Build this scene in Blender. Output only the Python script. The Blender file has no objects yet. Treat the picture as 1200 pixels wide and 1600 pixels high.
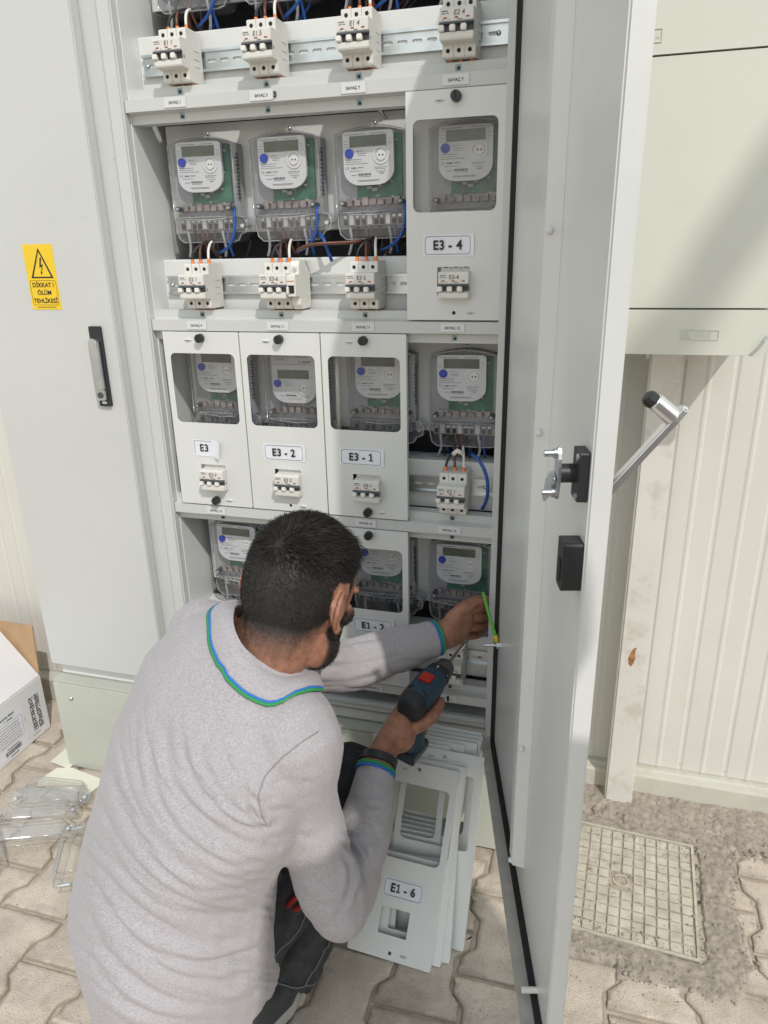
import bpy, bmesh, math, random
from mathutils import Vector, Matrix, Euler, noise
from mathutils.geometry import tessellate_polygon
import numpy as np

random.seed(7)
rng = np.random.default_rng(7)
SC = bpy.context.scene
COL = SC.collection
PI = math.pi
R = math.radians

# ------------------------------------------------------------------ camera, sky, sun, exposure
CAM_LOC = Vector((0.849, -1.341, 1.292))
YAW, PITCH, ROLL = -0.2845, 0.3495, -0.0207
def cam_axes():
    cy, sy = math.cos(YAW), math.sin(YAW)
    f = Vector((sy, cy, 0)); r = Vector((cy, -sy, 0)); u = Vector((0, 0, 1))
    cp, sp = math.cos(PITCH), math.sin(PITCH)
    f2 = f * cp - u * sp; u2 = u * cp + f * sp
    cr, sr = math.cos(ROLL), math.sin(ROLL)
    return r * cr + u2 * sr, -r * sr + u2 * cr, f2
CR, CU, CF = cam_axes()
cam_d = bpy.data.cameras.new('camera')
cam = bpy.data.objects.new('camera', cam_d); COL.objects.link(cam)
m = Matrix.Identity(4)
for i in range(3):
    m[i][0] = CR[i]; m[i][1] = CU[i]; m[i][2] = -CF[i]; m[i][3] = CAM_LOC[i]
cam.matrix_world = m
cam_d.sensor_fit = 'VERTICAL'; cam_d.sensor_height = 36.0; cam_d.sensor_width = 27.0
cam_d.lens = 36.0 * 1140.0 / 1600.0
cam_d.clip_start = 0.02; cam_d.clip_end = 400
SC.camera = cam

SUN_DIR = Vector((-0.57, 0.75, -1.0)).normalized()       # the way the light travels
sun_d = bpy.data.lights.new('sun', 'SUN'); sun_d.energy = 2.0; sun_d.angle = R(0.9); sun_d.color = (1.0, 0.955, 0.90)
sun = bpy.data.objects.new('sun', sun_d); COL.objects.link(sun)
sun.rotation_euler = SUN_DIR.to_track_quat('-Z', 'Y').to_euler(); sun.location = (3, -4, 6)
w = bpy.data.worlds.new('World'); SC.world = w; w.use_nodes = True
nt = w.node_tree; nt.nodes.clear()
sk = nt.nodes.new('ShaderNodeTexSky'); sk.sky_type = 'NISHITA'; sk.sun_disc = False
sk.sun_elevation = R(46.7); sk.sun_rotation = R(142.8)
sk.air_density = 2.5; sk.dust_density = 0.2; sk.ozone_density = 3; sk.altitude = 0
bg = nt.nodes.new('ShaderNodeBackground'); bg.inputs[1].default_value = 0.15
wo = nt.nodes.new('ShaderNodeOutputWorld')
hsv = nt.nodes.new('ShaderNodeHueSaturation'); hsv.inputs['Saturation'].default_value = 0.35      # hazy white sky
nt.links.new(sk.outputs[0], hsv.inputs['Color']); nt.links.new(hsv.outputs[0], bg.inputs[0]); nt.links.new(bg.outputs[0], wo.inputs[0])
vs = SC.view_settings; vs.view_transform = 'Standard'; vs.look = 'None'; vs.exposure = 0.20; vs.gamma = 1.0
vs.use_curve_mapping = False
SC.render.engine = 'CYCLES'
SC.cycles.max_bounces = 8; SC.cycles.transparent_max_bounces = 16

# ------------------------------------------------------------------ materials
MATS = {}
def mat(name, col, rough=0.5, metal=0.0, bump=0.0, bscale=250.0, var=0.0, vscale=6.0, dirt=None, damt=0.0, dscale=9.0,
        rand=0.0, coat=0.0, spec=0.5, bdist=0.002, stretch=None, obj=False):
    if name in MATS: return MATS[name]
    mt = bpy.data.materials.new(name); mt.use_nodes = True
    t = mt.node_tree; b = t.nodes['Principled BSDF']
    L = t.links.new; N = t.nodes.new
    b.inputs['Base Color'].default_value = (*col, 1); b.inputs['Roughness'].default_value = rough
    b.inputs['Metallic'].default_value = metal; b.inputs['Coat Weight'].default_value = coat
    b.inputs['Specular IOR Level'].default_value = spec
    if obj:
        tc = N('ShaderNodeTexCoord'); src = tc.outputs['Object']
    else:
        g = N('ShaderNodeNewGeometry'); src = g.outputs['Position']
    if stretch:
        mp = N('ShaderNodeMapping'); mp.inputs['Scale'].default_value = stretch; L(src, mp.inputs[0]); src = mp.outputs[0]
    cur = None
    if var > 0:
        n = N('ShaderNodeTexNoise'); n.inputs['Scale'].default_value = vscale; n.inputs['Detail'].default_value = 6; L(src, n.inputs['Vector'])
        r = N('ShaderNodeValToRGB')
        r.color_ramp.elements[0].position = 0.3; r.color_ramp.elements[1].position = 0.7
        r.color_ramp.elements[0].color = (*[c * (1 - var) for c in col], 1); r.color_ramp.elements[1].color = (*[min(1, c * (1 + var)) for c in col], 1)
        L(n.outputs['Fac'], r.inputs[0]); cur = r.outputs[0]
        mr = N('ShaderNodeMapRange'); mr.inputs[3].default_value = rough * 0.85; mr.inputs[4].default_value = min(1, rough * 1.15)
        L(n.outputs['Fac'], mr.inputs[0]); L(mr.outputs[0], b.inputs['Roughness'])
    if dirt:
        n = N('ShaderNodeTexNoise'); n.inputs['Scale'].default_value = dscale; n.inputs['Detail'].default_value = 9; n.inputs['Roughness'].default_value = 0.7
        L(src, n.inputs['Vector'])
        r = N('ShaderNodeValToRGB'); r.color_ramp.elements[0].position = 0.52; r.color_ramp.elements[1].position = 0.78
        r.color_ramp.elements[0].color = (0, 0, 0, 1); r.color_ramp.elements[1].color = (damt, damt, damt, 1)
        L(n.outputs['Fac'], r.inputs[0])
        mx = N('ShaderNodeMix'); mx.data_type = 'RGBA'; mx.inputs[7].default_value = (*dirt, 1)
        if cur: L(cur, mx.inputs[6])
        else: mx.inputs[6].default_value = (*col, 1)
        L(r.outputs[0], mx.inputs[0]); cur = mx.outputs[2]
    if rand > 0:
        oi = N('ShaderNodeObjectInfo'); mr = N('ShaderNodeMapRange'); mr.inputs[3].default_value = 1 - rand; mr.inputs[4].default_value = 1 + rand
        L(oi.outputs['Random'], mr.inputs[0])
        hs = N('ShaderNodeHueSaturation'); L(mr.outputs[0], hs.inputs['Value'])
        if cur: L(cur, hs.inputs['Color'])
        else: hs.inputs['Color'].default_value = (*col, 1)
        cur = hs.outputs[0]
    if cur: L(cur, b.inputs['Base Color'])
    if bump > 0:
        n = N('ShaderNodeTexNoise'); n.inputs['Scale'].default_value = bscale; n.inputs['Detail'].default_value = 5; L(src, n.inputs['Vector'])
        bp = N('ShaderNodeBump'); bp.inputs['Strength'].default_value = bump; bp.inputs['Distance'].default_value = bdist
        L(n.outputs['Fac'], bp.inputs['Height']); L(bp.outputs[0], b.inputs['Normal'])
    MATS[name] = mt
    return mt

def clear_mat(name, tint, haze=(0.6, 0.6, 0.62), hz=0.08, refl=0.06, rough=0.06):
    """thin clear plastic: lets light through, a little milky, glossy at grazing angles"""
    if name in MATS: return MATS[name]
    mt = bpy.data.materials.new(name); mt.use_nodes = True
    t = mt.node_tree; t.nodes.clear(); N = t.nodes.new; L = t.links.new
    o = N('ShaderNodeOutputMaterial'); tr = N('ShaderNodeBsdfTransparent'); tr.inputs[0].default_value = (*tint, 1)
    gl = N('ShaderNodeBsdfGlossy'); gl.inputs[0].default_value = (1, 1, 1, 1); gl.inputs[1].default_value = rough
    df = N('ShaderNodeBsdfDiffuse'); df.inputs[0].default_value = (*haze, 1)
    g = N('ShaderNodeNewGeometry'); n = N('ShaderNodeTexNoise'); n.inputs['Scale'].default_value = 30; n.inputs['Detail'].default_value = 6
    L(g.outputs['Position'], n.inputs['Vector'])
    mr = N('ShaderNodeMapRange'); mr.inputs[1].default_value = 0.3; mr.inputs[2].default_value = 0.75; mr.inputs[3].default_value = hz * 0.4; mr.inputs[4].default_value = hz * 1.8
    L(n.outputs['Fac'], mr.inputs[0])
    m1 = N('ShaderNodeMixShader'); L(mr.outputs[0], m1.inputs[0]); L(tr.outputs[0], m1.inputs[1]); L(df.outputs[0], m1.inputs[2])
    lw = N('ShaderNodeLayerWeight'); lw.inputs[0].default_value = 0.35
    mf = N('ShaderNodeMapRange'); mf.inputs[3].default_value = refl; mf.inputs[4].default_value = 0.75; L(lw.outputs['Facing'], mf.inputs[0])
    pw = N('ShaderNodeMath'); pw.operation = 'MULTIPLY'; L(mf.outputs[0], pw.inputs[0]); L(mf.outputs[0], pw.inputs[1])
    ad = N('ShaderNodeMath'); ad.operation = 'ADD'; ad.inputs[1].default_value = refl; L(pw.outputs[0], ad.inputs[0]); ad.use_clamp = True
    m2 = N('ShaderNodeMixShader'); L(ad.outputs[0], m2.inputs[0]); L(m1.outputs[0], m2.inputs[1]); L(gl.outputs[0], m2.inputs[2])
    L(m2.outputs[0], o.inputs[0])
    MATS[name] = mt
    return mt

COVER_SHADE_LIFT = mat('cover_powder_coat_shade_lift', (0.67, 0.68, 0.66), 0.40, var=0.03, vscale=5, bump=0.06, bscale=700, dirt=(0.46, 0.43, 0.38), damt=0.12, dscale=7)  # same grey coat, lightened in colour to brighten covers standing in shade
PAINT_SUN = mat('grey_powder_coat_sun_dimmed', (0.565, 0.575, 0.56), 0.42, var=0.035, vscale=3, bump=0.07, bscale=700, dirt=(0.42, 0.39, 0.34), damt=0.16, dscale=6)  # same coat, darkened in colour to hold back the sunlit outside
PAINT_SHADE_LIFT = mat('grey_powder_coat_shade_lift', (0.69, 0.70, 0.685), 0.32, var=0.05, vscale=3.5, bump=0.06, bscale=500, dirt=(0.46, 0.44, 0.41), damt=0.18, dscale=8)  # same coat, lightened in colour to lift the shaded open door and interior
PAINT_PLINTH = mat('green_grey_paint', (0.49, 0.51, 0.445), 0.5, var=0.04, vscale=4, bump=0.06, bscale=600, dirt=(0.42, 0.36, 0.28), damt=0.35, dscale=7)
def specks(mt, sc=8.0, thr=.013):                          # stray dark specks and chips on the paint
    t = mt.node_tree; b = t.nodes['Principled BSDF']; L = t.links.new; N = t.nodes.new
    src = b.inputs['Base Color'].links[0].from_socket; g_ = N('ShaderNodeNewGeometry')
    v = N('ShaderNodeTexVoronoi'); v.inputs['Scale'].default_value = sc; L(g_.outputs['Position'], v.inputs['Vector'])
    lt = N('ShaderNodeMath'); lt.operation = 'LESS_THAN'; lt.inputs[1].default_value = thr; L(v.outputs['Distance'], lt.inputs[0])
    sp = N('ShaderNodeSeparateColor'); L(v.outputs['Color'], sp.inputs[0])
    m_ = N('ShaderNodeMath'); m_.operation = 'MULTIPLY'; L(lt.outputs[0], m_.inputs[0]); L(sp.outputs[0], m_.inputs[1])
    mx = N('ShaderNodeMix'); mx.data_type = 'RGBA'; mx.inputs[7].default_value = (.12, .11, .10, 1); L(m_.outputs[0], mx.inputs[0]); L(src, mx.inputs[6]); L(mx.outputs[2], b.inputs['Base Color'])
specks(PAINT_SUN); specks(PAINT_SHADE_LIFT, 6.0, .012); specks(PAINT_PLINTH, 10.0, .02)
DARK_IN = mat('dark_back_panel', (0.055, 0.06, 0.07), 0.6, var=0.2, vscale=8)
ZINC = mat('zinc_steel', (0.62, 0.66, 0.68), 0.32, metal=1.0, var=0.12, vscale=25)
CHROME = mat('chrome', (0.90, 0.90, 0.90), 0.34, metal=1.0, bump=0.05, bscale=120)
BLACK = mat('black_plastic', (0.022, 0.023, 0.025), 0.45, bump=0.05, bscale=800)
RUBBER = mat('black_gasket', (0.012, 0.012, 0.013), 0.7)
STICK = mat('grey_tape_label', (0.66, 0.665, 0.67), 0.5)
LABEL = mat('white_sticker_paper', (0.76, 0.77, 0.82), 0.55, var=0.03, vscale=40)
INK = mat('black_print', (0.015, 0.016, 0.02), 0.6)
INK_SOFT = mat('grey_print', (0.13, 0.13, 0.145), 0.6)
PEN = mat('brown_marker_ink', (0.09, 0.035, 0.015), 0.6)
YELLOW = mat('yellow_sticker', (0.83, 0.56, 0.025), 0.4, var=0.04, vscale=15)
RED_W = mat('red_indicator_window', (0.33, 0.04, 0.03), 0.4)
RED = mat('red_plastic', (0.46, 0.035, 0.025), 0.4)
CREAM = mat('breaker_cream_plastic', (0.69, 0.675, 0.63), 0.45, var=0.03, vscale=40)
CREAM2 = mat('breaker_white_toggle', (0.78, 0.76, 0.70), 0.35)
SLOT = mat('dark_slot_plastic', (0.06, 0.065, 0.075), 0.5)
HOLE = mat('screw_hole_black', (0.01, 0.01, 0.011), 0.7)
ORANGE = mat('orange_ferrule', (0.75, 0.21, 0.055), 0.45)
W_BLUE = mat('blue_wire', (0.015, 0.085, 0.36), 0.35)
W_BROWN = mat('brown_wire', (0.12, 0.042, 0.025), 0.4)
W_BLACK = mat('black_wire', (0.018, 0.018, 0.02), 0.45)
W_GREY = mat('grey_wire', (0.42, 0.43, 0.44), 0.45)
W_WHITE = mat('white_wire', (0.75, 0.73, 0.66), 0.45)
W_GREEN = mat('green_wire', (0.10, 0.42, 0.06), 0.4)
W_YELLOW = mat('yellow_wire_sleeve', (0.75, 0.55, 0.02), 0.4)
METER_BASE = mat('meter_base_plastic', (0.33, 0.335, 0.36), 0.45, var=0.08, vscale=20)
PCB = mat('green_circuit_board', (0.045, 0.15, 0.105), 0.5, var=0.35, vscale=45)
COPPER = mat('copper_parts', (0.29, 0.25, 0.235), 0.5, var=0.4, vscale=60)
FACE = mat('meter_faceplate', (0.63, 0.64, 0.66), 0.4)
FACE_RING = mat('meter_port_ring', (0.74, 0.74, 0.72), 0.35)
LCD = mat('meter_display', (0.115, 0.135, 0.10), 0.22, var=0.1, vscale=30)
LCD_SEG = mat('display_segments', (0.05, 0.06, 0.045), 0.4)
BLUE_BTN = mat('blue_button', (0.008, 0.042, 0.42), 0.45)
TERM = mat('terminal_block', (0.28, 0.28, 0.29), 0.45, var=0.2, vscale=60)
SHELL = clear_mat('smoky_clear_shell', (0.93, 0.93, 0.935), (0.45, 0.45, 0.48), 0.028, 0.012)
SHELL_LOW = clear_mat('hazy_terminal_shell', (0.86, 0.86, 0.87), (0.40, 0.40, 0.43), 0.13, 0.03)
CLEAR = clear_mat('clear_window_pane', (0.985, 0.985, 0.985), (0.5, 0.5, 0.52), 0.008, 0.010)
CLEAR2 = clear_mat('clear_plastic_cover', (0.985, 0.985, 0.98), (0.78, 0.77, 0.74), 0.055, 0.03, 0.05)
CLEAR_EDGE = clear_mat('clear_plastic_edge', (0.80, 0.80, 0.81), (0.66, 0.66, 0.66), 0.30, 0.07, 0.12)

# ------------------------------------------------------------------ mesh builder
class MB:
    def __init__(s): s.v = []; s.f = []; s.m = []
    def add(s, vs, fs, mi=0, M=None):
        o = len(s.v)
        for p in vs:
            p = Vector(p); s.v.append(M @ p if M else p)
        for f in fs: s.f.append([i + o for i in f]); s.m.append(mi)
        return s
    def box(s, x0, x1, y0, y1, z0, z1, mi=0, M=None):
        return s.add([(x0, y0, z0), (x1, y0, z0), (x1, y1, z0), (x0, y1, z0), (x0, y0, z1), (x1, y0, z1), (x1, y1, z1), (x0, y1, z1)],
                     [(0, 3, 2, 1), (4, 5, 6, 7), (0, 1, 5, 4), (1, 2, 6, 5), (2, 3, 7, 6), (3, 0, 4, 7)], mi, M)
    def cyl(s, p0, p1, r0, r1=None, n=14, mi=0, caps=True, M=None):
        r1 = r0 if r1 is None else r1
        return s.tube([p0, p1], [r0, r1], n, mi, caps, M)
    def tube(s, pts, r, n=8, mi=0, caps=True, M=None):
        pts = [Vector(p) for p in pts]; k = len(pts)
        rs = r if isinstance(r, (list, tuple)) else [r] * k
        d = [(pts[min(i + 1, k - 1)] - pts[max(i - 1, 0)]).normalized() for i in range(k)]
        a = Vector((0, 0, 1)) if abs(d[0].z) < 0.9 else Vector((1, 0, 0))
        u = d[0].cross(a).normalized(); vs = []
        for i in range(k):
            u = (u - d[i] * u.dot(d[i]));
            if u.length < 1e-6: u = d[i].orthogonal()
            u.normalize(); v = d[i].cross(u)
            for j in range(n):
                t = 2 * PI * j / n; vs.append(pts[i] + (u * math.cos(t) + v * math.sin(t)) * rs[i])
        fs = [(i * n + j, i * n + (j + 1) % n, (i + 1) * n + (j + 1) % n, (i + 1) * n + j) for i in range(k - 1) for j in range(n)]
        if caps: fs += [tuple(reversed(range(n))), tuple((k - 1) * n + j for j in range(n))]
        return s.add(vs, fs, mi, M)
    def prism(s, outer, y0, y1, holes=(), mi=0, M=None):
        """outline in x,z pushed through y0..y1 (y0 is the front)"""
        loops = [list(outer)] + [list(h) for h in holes]
        tris = tessellate_polygon([[Vector((p[0], p[1], 0)) for p in lp] for lp in loops])
        flat = [p for lp in loops for p in lp]; n = len(flat)
        vs = [(p[0], y0, p[1]) for p in flat] + [(p[0], y1, p[1]) for p in flat]; fs = []
        for t in tris:
            a, b, c = [Vector((*flat[i], 0)) for i in t]
            t = tuple(t) if (b - a).cross(c - a).z > 0 else tuple(reversed(t))
            fs.append(t); fs.append(tuple(i + n for i in reversed(t)))
        o = 0
        for lp in loops:
            k = len(lp); area = sum(lp[i][0] * lp[(i + 1) % k][1] - lp[(i + 1) % k][0] * lp[i][1] for i in range(k))
            ccw = area > 0; hole = lp is not loops[0]
            for i in range(k):
                a, b = o + i, o + (i + 1) % k
                q = (a, a + n, b + n, b) if ccw != hole else (b, b + n, a + n, a)
                fs.append(q)
            o += k
        return s.add(vs, fs, mi, M)
    def extrude_x(s, prof, x0, x1, mi=0, M=None):
        """closed profile in (y,z) along x"""
        n = len(prof); tris = tessellate_polygon([[Vector((p[0], p[1], 0)) for p in prof]])
        vs = [(x0, *p) for p in prof] + [(x1, *p) for p in prof]
        fs = [tuple(t) for t in tris] + [tuple(i + n for i in reversed(t)) for t in tris]
        fs += [(i, (i + 1) % n, (i + 1) % n + n, i + n) for i in range(n)]
        return s.add(vs, fs, mi, M)
    def ell(s, c, ax, nu=16, nv=10, mi=0, M=None):
        c = Vector(c); a, b, d = [Vector(x) for x in ax]; vs = []; fs = []
        for i in range(nv + 1):
            ph = -PI / 2 + PI * i / nv
            for j in range(nu):
                t = 2 * PI * j / nu
                vs.append(c + (a * math.cos(t) + b * math.sin(t)) * math.cos(ph) + d * math.sin(ph))
        for i in range(nv):
            for j in range(nu):
                fs.append((i * nu + j, i * nu + (j + 1) % nu, (i + 1) * nu + (j + 1) % nu, (i + 1) * nu + j))
        return s.add(vs, fs, mi, M)
    def sph(s, c, r, nu=12, nv=8, mi=0, M=None):
        return s.ell(c, ((r, 0, 0), (0, r, 0), (0, 0, r)), nu, nv, mi, M)
    def loft(s, rings, mi=0, caps=True, M=None):
        n = len(rings[0]); k = len(rings); vs = [p for r_ in rings for p in r_]
        fs = [(i * n + j, i * n + (j + 1) % n, (i + 1) * n + (j + 1) % n, (i + 1) * n + j) for i in range(k - 1) for j in range(n)]
        if caps: fs += [tuple(reversed(range(n))), tuple((k - 1) * n + j for j in range(n))]
        return s.add(vs, fs, mi, M)
    def text(s, txt, size, x, z, y, mi=0, M=None, center=True, shear=0.0, bold=0.0, xs=1.0):
        vs, fs, wd = text_mesh(txt, shear, bold); wd *= xs
        ox = x - (wd * size / 2 if center else 0)
        return s.add([(ox + v[0] * size * xs, y, z + v[1] * size) for v in vs], fs, mi, M)
    def build(s, name, mats, parent=None, smooth=None, bevel=0.0, loc=None, world=False, seg=2):
        me = bpy.data.meshes.new(name)
        me.from_pydata([tuple(p) for p in s.v], [], s.f)
        if not isinstance(mats, (list, tuple)): mats = [mats]
        for mm in mats: me.materials.append(mm)
        if len(mats) > 1: me.polygons.foreach_set('material_index', s.m)
        bm = bmesh.new(); bm.from_mesh(me)
        bmesh.ops.remove_doubles(bm, verts=bm.verts, dist=1e-6)
        bmesh.ops.recalc_face_normals(bm, faces=bm.faces) if s.closed else None
        if bevel > 0:
            es = [e for e in bm.edges if len(e.link_faces) == 2 and e.calc_face_angle(0) > R(30)]
            bmesh.ops.bevel(bm, geom=es, offset=bevel, segments=seg, affect='EDGES', clamp_overlap=True)
        bm.to_mesh(me); bm.free()
        if smooth is not None:
            me.shade_smooth()
            if smooth < 180: me.set_sharp_from_angle(angle=R(smooth))
        me.update()
        o = bpy.data.objects.new(name, me); COL.objects.link(o)
        if parent: o.parent = parent
        if loc is not None: o.location = loc
        if world and parent:
            r = parent
            off = Vector((0, 0, 0))
            while r: off += r.location; r = r.parent
            o.location = -off
        return o
    closed = True

_TM = {}
def text_mesh(txt, shear=0.0, bold=0.0):
    k = (txt, shear, bold)
    if k not in _TM:
        c = bpy.data.curves.new('lettering_curve', 'FONT'); c.body = txt; c.size = 1.0; c.resolution_u = 3; c.shear = shear; c.offset = bold
        o = bpy.data.objects.new('lettering_curve', c); COL.objects.link(o)
        dg = bpy.context.evaluated_depsgraph_get(); dg.update()
        me = o.evaluated_get(dg).to_mesh()
        vs = [tuple(v.co) for v in me.vertices]; fs = [tuple(p.vertices) for p in me.polygons]
        x0 = min(v[0] for v in vs); x1 = max(v[0] for v in vs)
        vs = [(v[0] - x0, v[1]) for v in vs]
        _TM[k] = (vs, fs, x1 - x0)
        bpy.data.objects.remove(o); bpy.data.curves.remove(c)
    return _TM[k]

def rrect(x0, x1, z0, z1, r, n=5):
    out = []
    for cx, cz, a in ((x1 - r, z1 - r, 0), (x0 + r, z1 - r, 90), (x0 + r, z0 + r, 180), (x1 - r, z0 + r, 270)):
        for i in range(n + 1):
            t = R(a + 90 * i / n); out.append((cx + r * math.cos(t), cz + r * math.sin(t)))
    return out
def circ(x, z, r, n=16): return [(x + r * math.cos(2 * PI * i / n), z + r * math.sin(2 * PI * i / n)) for i in range(n)]
def bez(p0, p1, p2, p3, n=12):
    p0, p1, p2, p3 = map(Vector, (p0, p1, p2, p3)); o = []
    for i in range(n + 1):
        t = i / n; o.append(p0 * (1 - t) ** 3 + p1 * 3 * t * (1 - t) ** 2 + p2 * 3 * t * t * (1 - t) + p3 * t ** 3)
    return o

def label_text(mb, txt, size, x, z, y, xs=1.0, bold=.03):
    """bold lettering with a flagged and footed figure one"""
    glyphs = []; pen = 0.0
    for ch in txt:
        if ch == ' ': pen += .30; continue
        if ch == '1':
            vs = [(.0, .60), (.0, .50), (.17, .575), (.17, .105), (.02, .105), (.02, .0), (.43, .0), (.43, .105), (.30, .105), (.30, .715), (.19, .715)]; wd = .43
            vs = vs[::-1]; tris = tessellate_polygon([[Vector((a, b, 0)) for a, b in vs]]); glyphs.append((pen, vs, [tuple(t) for t in tris]))
        else:
            vs, fs, wd = text_mesh(ch, 0, bold); glyphs.append((pen, vs, fs))
        pen += wd + .085
    tot = (pen - .085) * size * xs
    for p_, vs, fs in glyphs: mb.add([(x - tot / 2 + (p_ + v[0]) * size * xs, y, z + v[1] * size) for v in vs], fs)
def tag(o, label=None, cat=None, group=None, kind=None):
    if label: o['label'] = label
    if cat: o['category'] = cat
    if group: o['group'] = group
    if kind: o['kind'] = kind
    return o
def thing(name, label, cat, loc=(0, 0, 0), rot=(0, 0, 0), group=None):
    o = bpy.data.objects.new(name, None); o.empty_display_size = 0.05; COL.objects.link(o)
    o.location = loc; o.rotation_euler = rot
    return tag(o, label, cat, group)
def dup(root, loc=None, rot=None, label=None, group=None, skip=()):
    def cp(o, par):
        c = o.copy(); COL.objects.link(c); c.parent = par
        for ch in o.children:
            if ch.name.split('.')[0] in skip: continue
            cp(ch, c)
        return c
    c = cp(root, None)
    if loc is not None: c.location = loc
    if rot is not None: c.rotation_euler = rot
    if label: c['label'] = label
    if group: c['group'] = group
    return c
# ------------------------------------------------------------------ the ground
SAND = mat('joint_sand', (0.46, 0.395, 0.315), 0.9, var=0.22, vscale=30, bump=0.6, bscale=350, bdist=0.004)
PAVER = mat('paver_concrete', (0.56, 0.487, 0.405), 0.9, var=0.16, vscale=13, bump=0.8, bscale=330, bdist=0.0028, dirt=(0.33, 0.275, 0.205), damt=0.8, dscale=9, rand=0.08)
def worn_edges(mt, sand):                                  # sand swept into the joints and fine dark specks
    t = mt.node_tree; b = t.nodes['Principled BSDF']; L = t.links.new; N = t.nodes.new
    src = b.inputs['Base Color'].links[0].from_socket
    g_ = N('ShaderNodeNewGeometry')
    n = N('ShaderNodeTexNoise'); n.inputs['Scale'].default_value = 520; n.inputs['Detail'].default_value = 3; L(g_.outputs['Position'], n.inputs['Vector'])
    r = N('ShaderNodeValToRGB'); r.color_ramp.elements[0].position = .28; r.color_ramp.elements[0].color = (.45, .43, .41, 1); r.color_ramp.elements[1].position = .46; r.color_ramp.elements[1].color = (1, 1, 1, 1)
    L(n.outputs['Fac'], r.inputs[0])
    m = N('ShaderNodeMix'); m.data_type = 'RGBA'; m.blend_type = 'MULTIPLY'; m.inputs[0].default_value = .8; L(src, m.inputs[6]); L(r.outputs[0], m.inputs[7])
    n2 = N('ShaderNodeTexNoise'); n2.inputs['Scale'].default_value = 60; n2.inputs['Detail'].default_value = 6; L(g_.outputs['Position'], n2.inputs['Vector'])
    tc_ = N('ShaderNodeTexCoord'); sp = N('ShaderNodeSeparateXYZ'); L(tc_.outputs['Object'], sp.inputs[0])
    ma = N('ShaderNodeMath'); ma.operation = 'MULTIPLY_ADD'; ma.inputs[1].default_value = .006; L(n2.outputs['Fac'], ma.inputs[0]); L(sp.outputs[2], ma.inputs[2])
    mr = N('ShaderNodeMapRange'); mr.inputs[1].default_value = -.0006; mr.inputs[2].default_value = .0026; mr.inputs[3].default_value = .85; mr.inputs[4].default_value = 0; L(ma.outputs[0], mr.inputs[0])
    m2 = N('ShaderNodeMix'); m2.data_type = 'RGBA'; m2.inputs[7].default_value = (*sand, 1); L(mr.outputs[0], m2.inputs[0]); L(m.outputs[2], m2.inputs[6]); L(m2.outputs[2], b.inputs['Base Color'])
worn_edges(PAVER, (.31, .26, .195))
DIRT = mat('dry_dirt', (0.34, 0.295, 0.245), 0.95, var=0.25, vscale=70, bump=0.7, bscale=420, bdist=0.003)
YARD = SAND
g = MB().add([(-40, -40, -0.0085), (40, -40, -0.0085), (40, 40, -0.0085), (-40, 40, -0.0085)], [(0, 1, 2, 3)])
g.closed = False
tag(g.build('ground', SAND), kind='structure')

P, A = 0.19, 0.0115
def gtrap(t):                       # 1 at the joints, -1 at the waist
    t = abs(t - round(t)) * 2       # 0 at joint .. 1 at waist
    return max(-1, min(1, (0.52 - t) / 0.13))
def paver_outline(jit):
    ts = [0, .10, .195, .255, .325, .40, .5, .60, .675, .745, .805, .90, 1.0]
    hw, gap = 0.0685, 0.0026
    right = [(hw + A * gtrap(t) - gap + random.uniform(-jit, jit), -P / 2 + gap + (P - 2 * gap) * t) for t in ts]
    left = [(-hw - A * gtrap(t) + gap + random.uniform(-jit, jit), -P / 2 + gap + (P - 2 * gap) * t) for t in reversed(ts)]
    return right + left
paver_meshes = []
for k in range(6):
    ol = paver_outline(0.0011); n = len(ol); mb = MB()
    def ring(off, z):
        c = []
        for i, p in enumerate(ol):
            a = Vector(ol[i - 1]); b = Vector(ol[(i + 1) % n]); tdir = (b - a).normalized(); nn = Vector((tdir.y, -tdir.x))
            q = Vector(p) - nn * off; c.append((q.x, q.y, z + random.uniform(-0.0006, 0.0006)))
        return c
    rr = [ring(0, -0.05), ring(0, -0.009), ring(0.0015, -0.0042), ring(0.0045, -0.0012), ring(0.013, 0.0)]
    vs = [p for r_ in rr for p in r_]; fs = []
    for i in range(4):
        for j in range(n): fs.append((i * n + j, i * n + (j + 1) % n, (i + 1) * n + (j + 1) % n, (i + 1) * n + j))
    tri = tessellate_polygon([[Vector((p[0], p[1], 0)) for p in rr[4]]])
    for t in tri:
        a, b, c = [Vector(rr[4][i]) for i in t]
        t = tuple(t) if (b - a).cross(c - a).z > 0 else tuple(reversed(t))
        fs.append(tuple(i + 4 * n for i in t))
    mb.add(vs, fs); o = mb.build('paver', PAVER, smooth=50); paver_meshes.append(o.data); bpy.data.objects.remove(o)
paving = thing('paving', None, None); paving['kind'] = 'structure'
MH_C, MH_A = Vector((0.985, -0.058, 0)), R(-3.2)
def in_manhole(x, y):
    d = Matrix.Rotation(-MH_A, 2) @ Vector((x - MH_C.x, y - MH_C.y)); return abs(d.x) < 0.165 and abs(d.y) < 0.15
npv = 0
for i in range(-15, 8):
    cx = 0.692 + 0.137 * (i + 0.5)
    for j in range(-6, 7):
        cy = (-0.35 if i % 2 == 0 else -0.255) + P * (j + 0.5) - 0.19
        if cy > 0.18 or cy < -1.55 or in_manhole(cx, cy): continue
        if -0.34 < cx < 0.66 and cy > 0.02: continue                    # under the cabinet
        o = bpy.data.objects.new('paver', random.choice(paver_meshes)); COL.objects.link(o); o.parent = paving
        o.location = (cx + random.uniform(-.0012, .0012), cy + random.uniform(-.0012, .0012), random.uniform(-0.0025, 0.0))
        o.rotation_euler = (random.uniform(-.005, .005), random.uniform(-.006, .006), random.uniform(-.008, .008)); npv += 1
print('pavers', npv)

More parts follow.
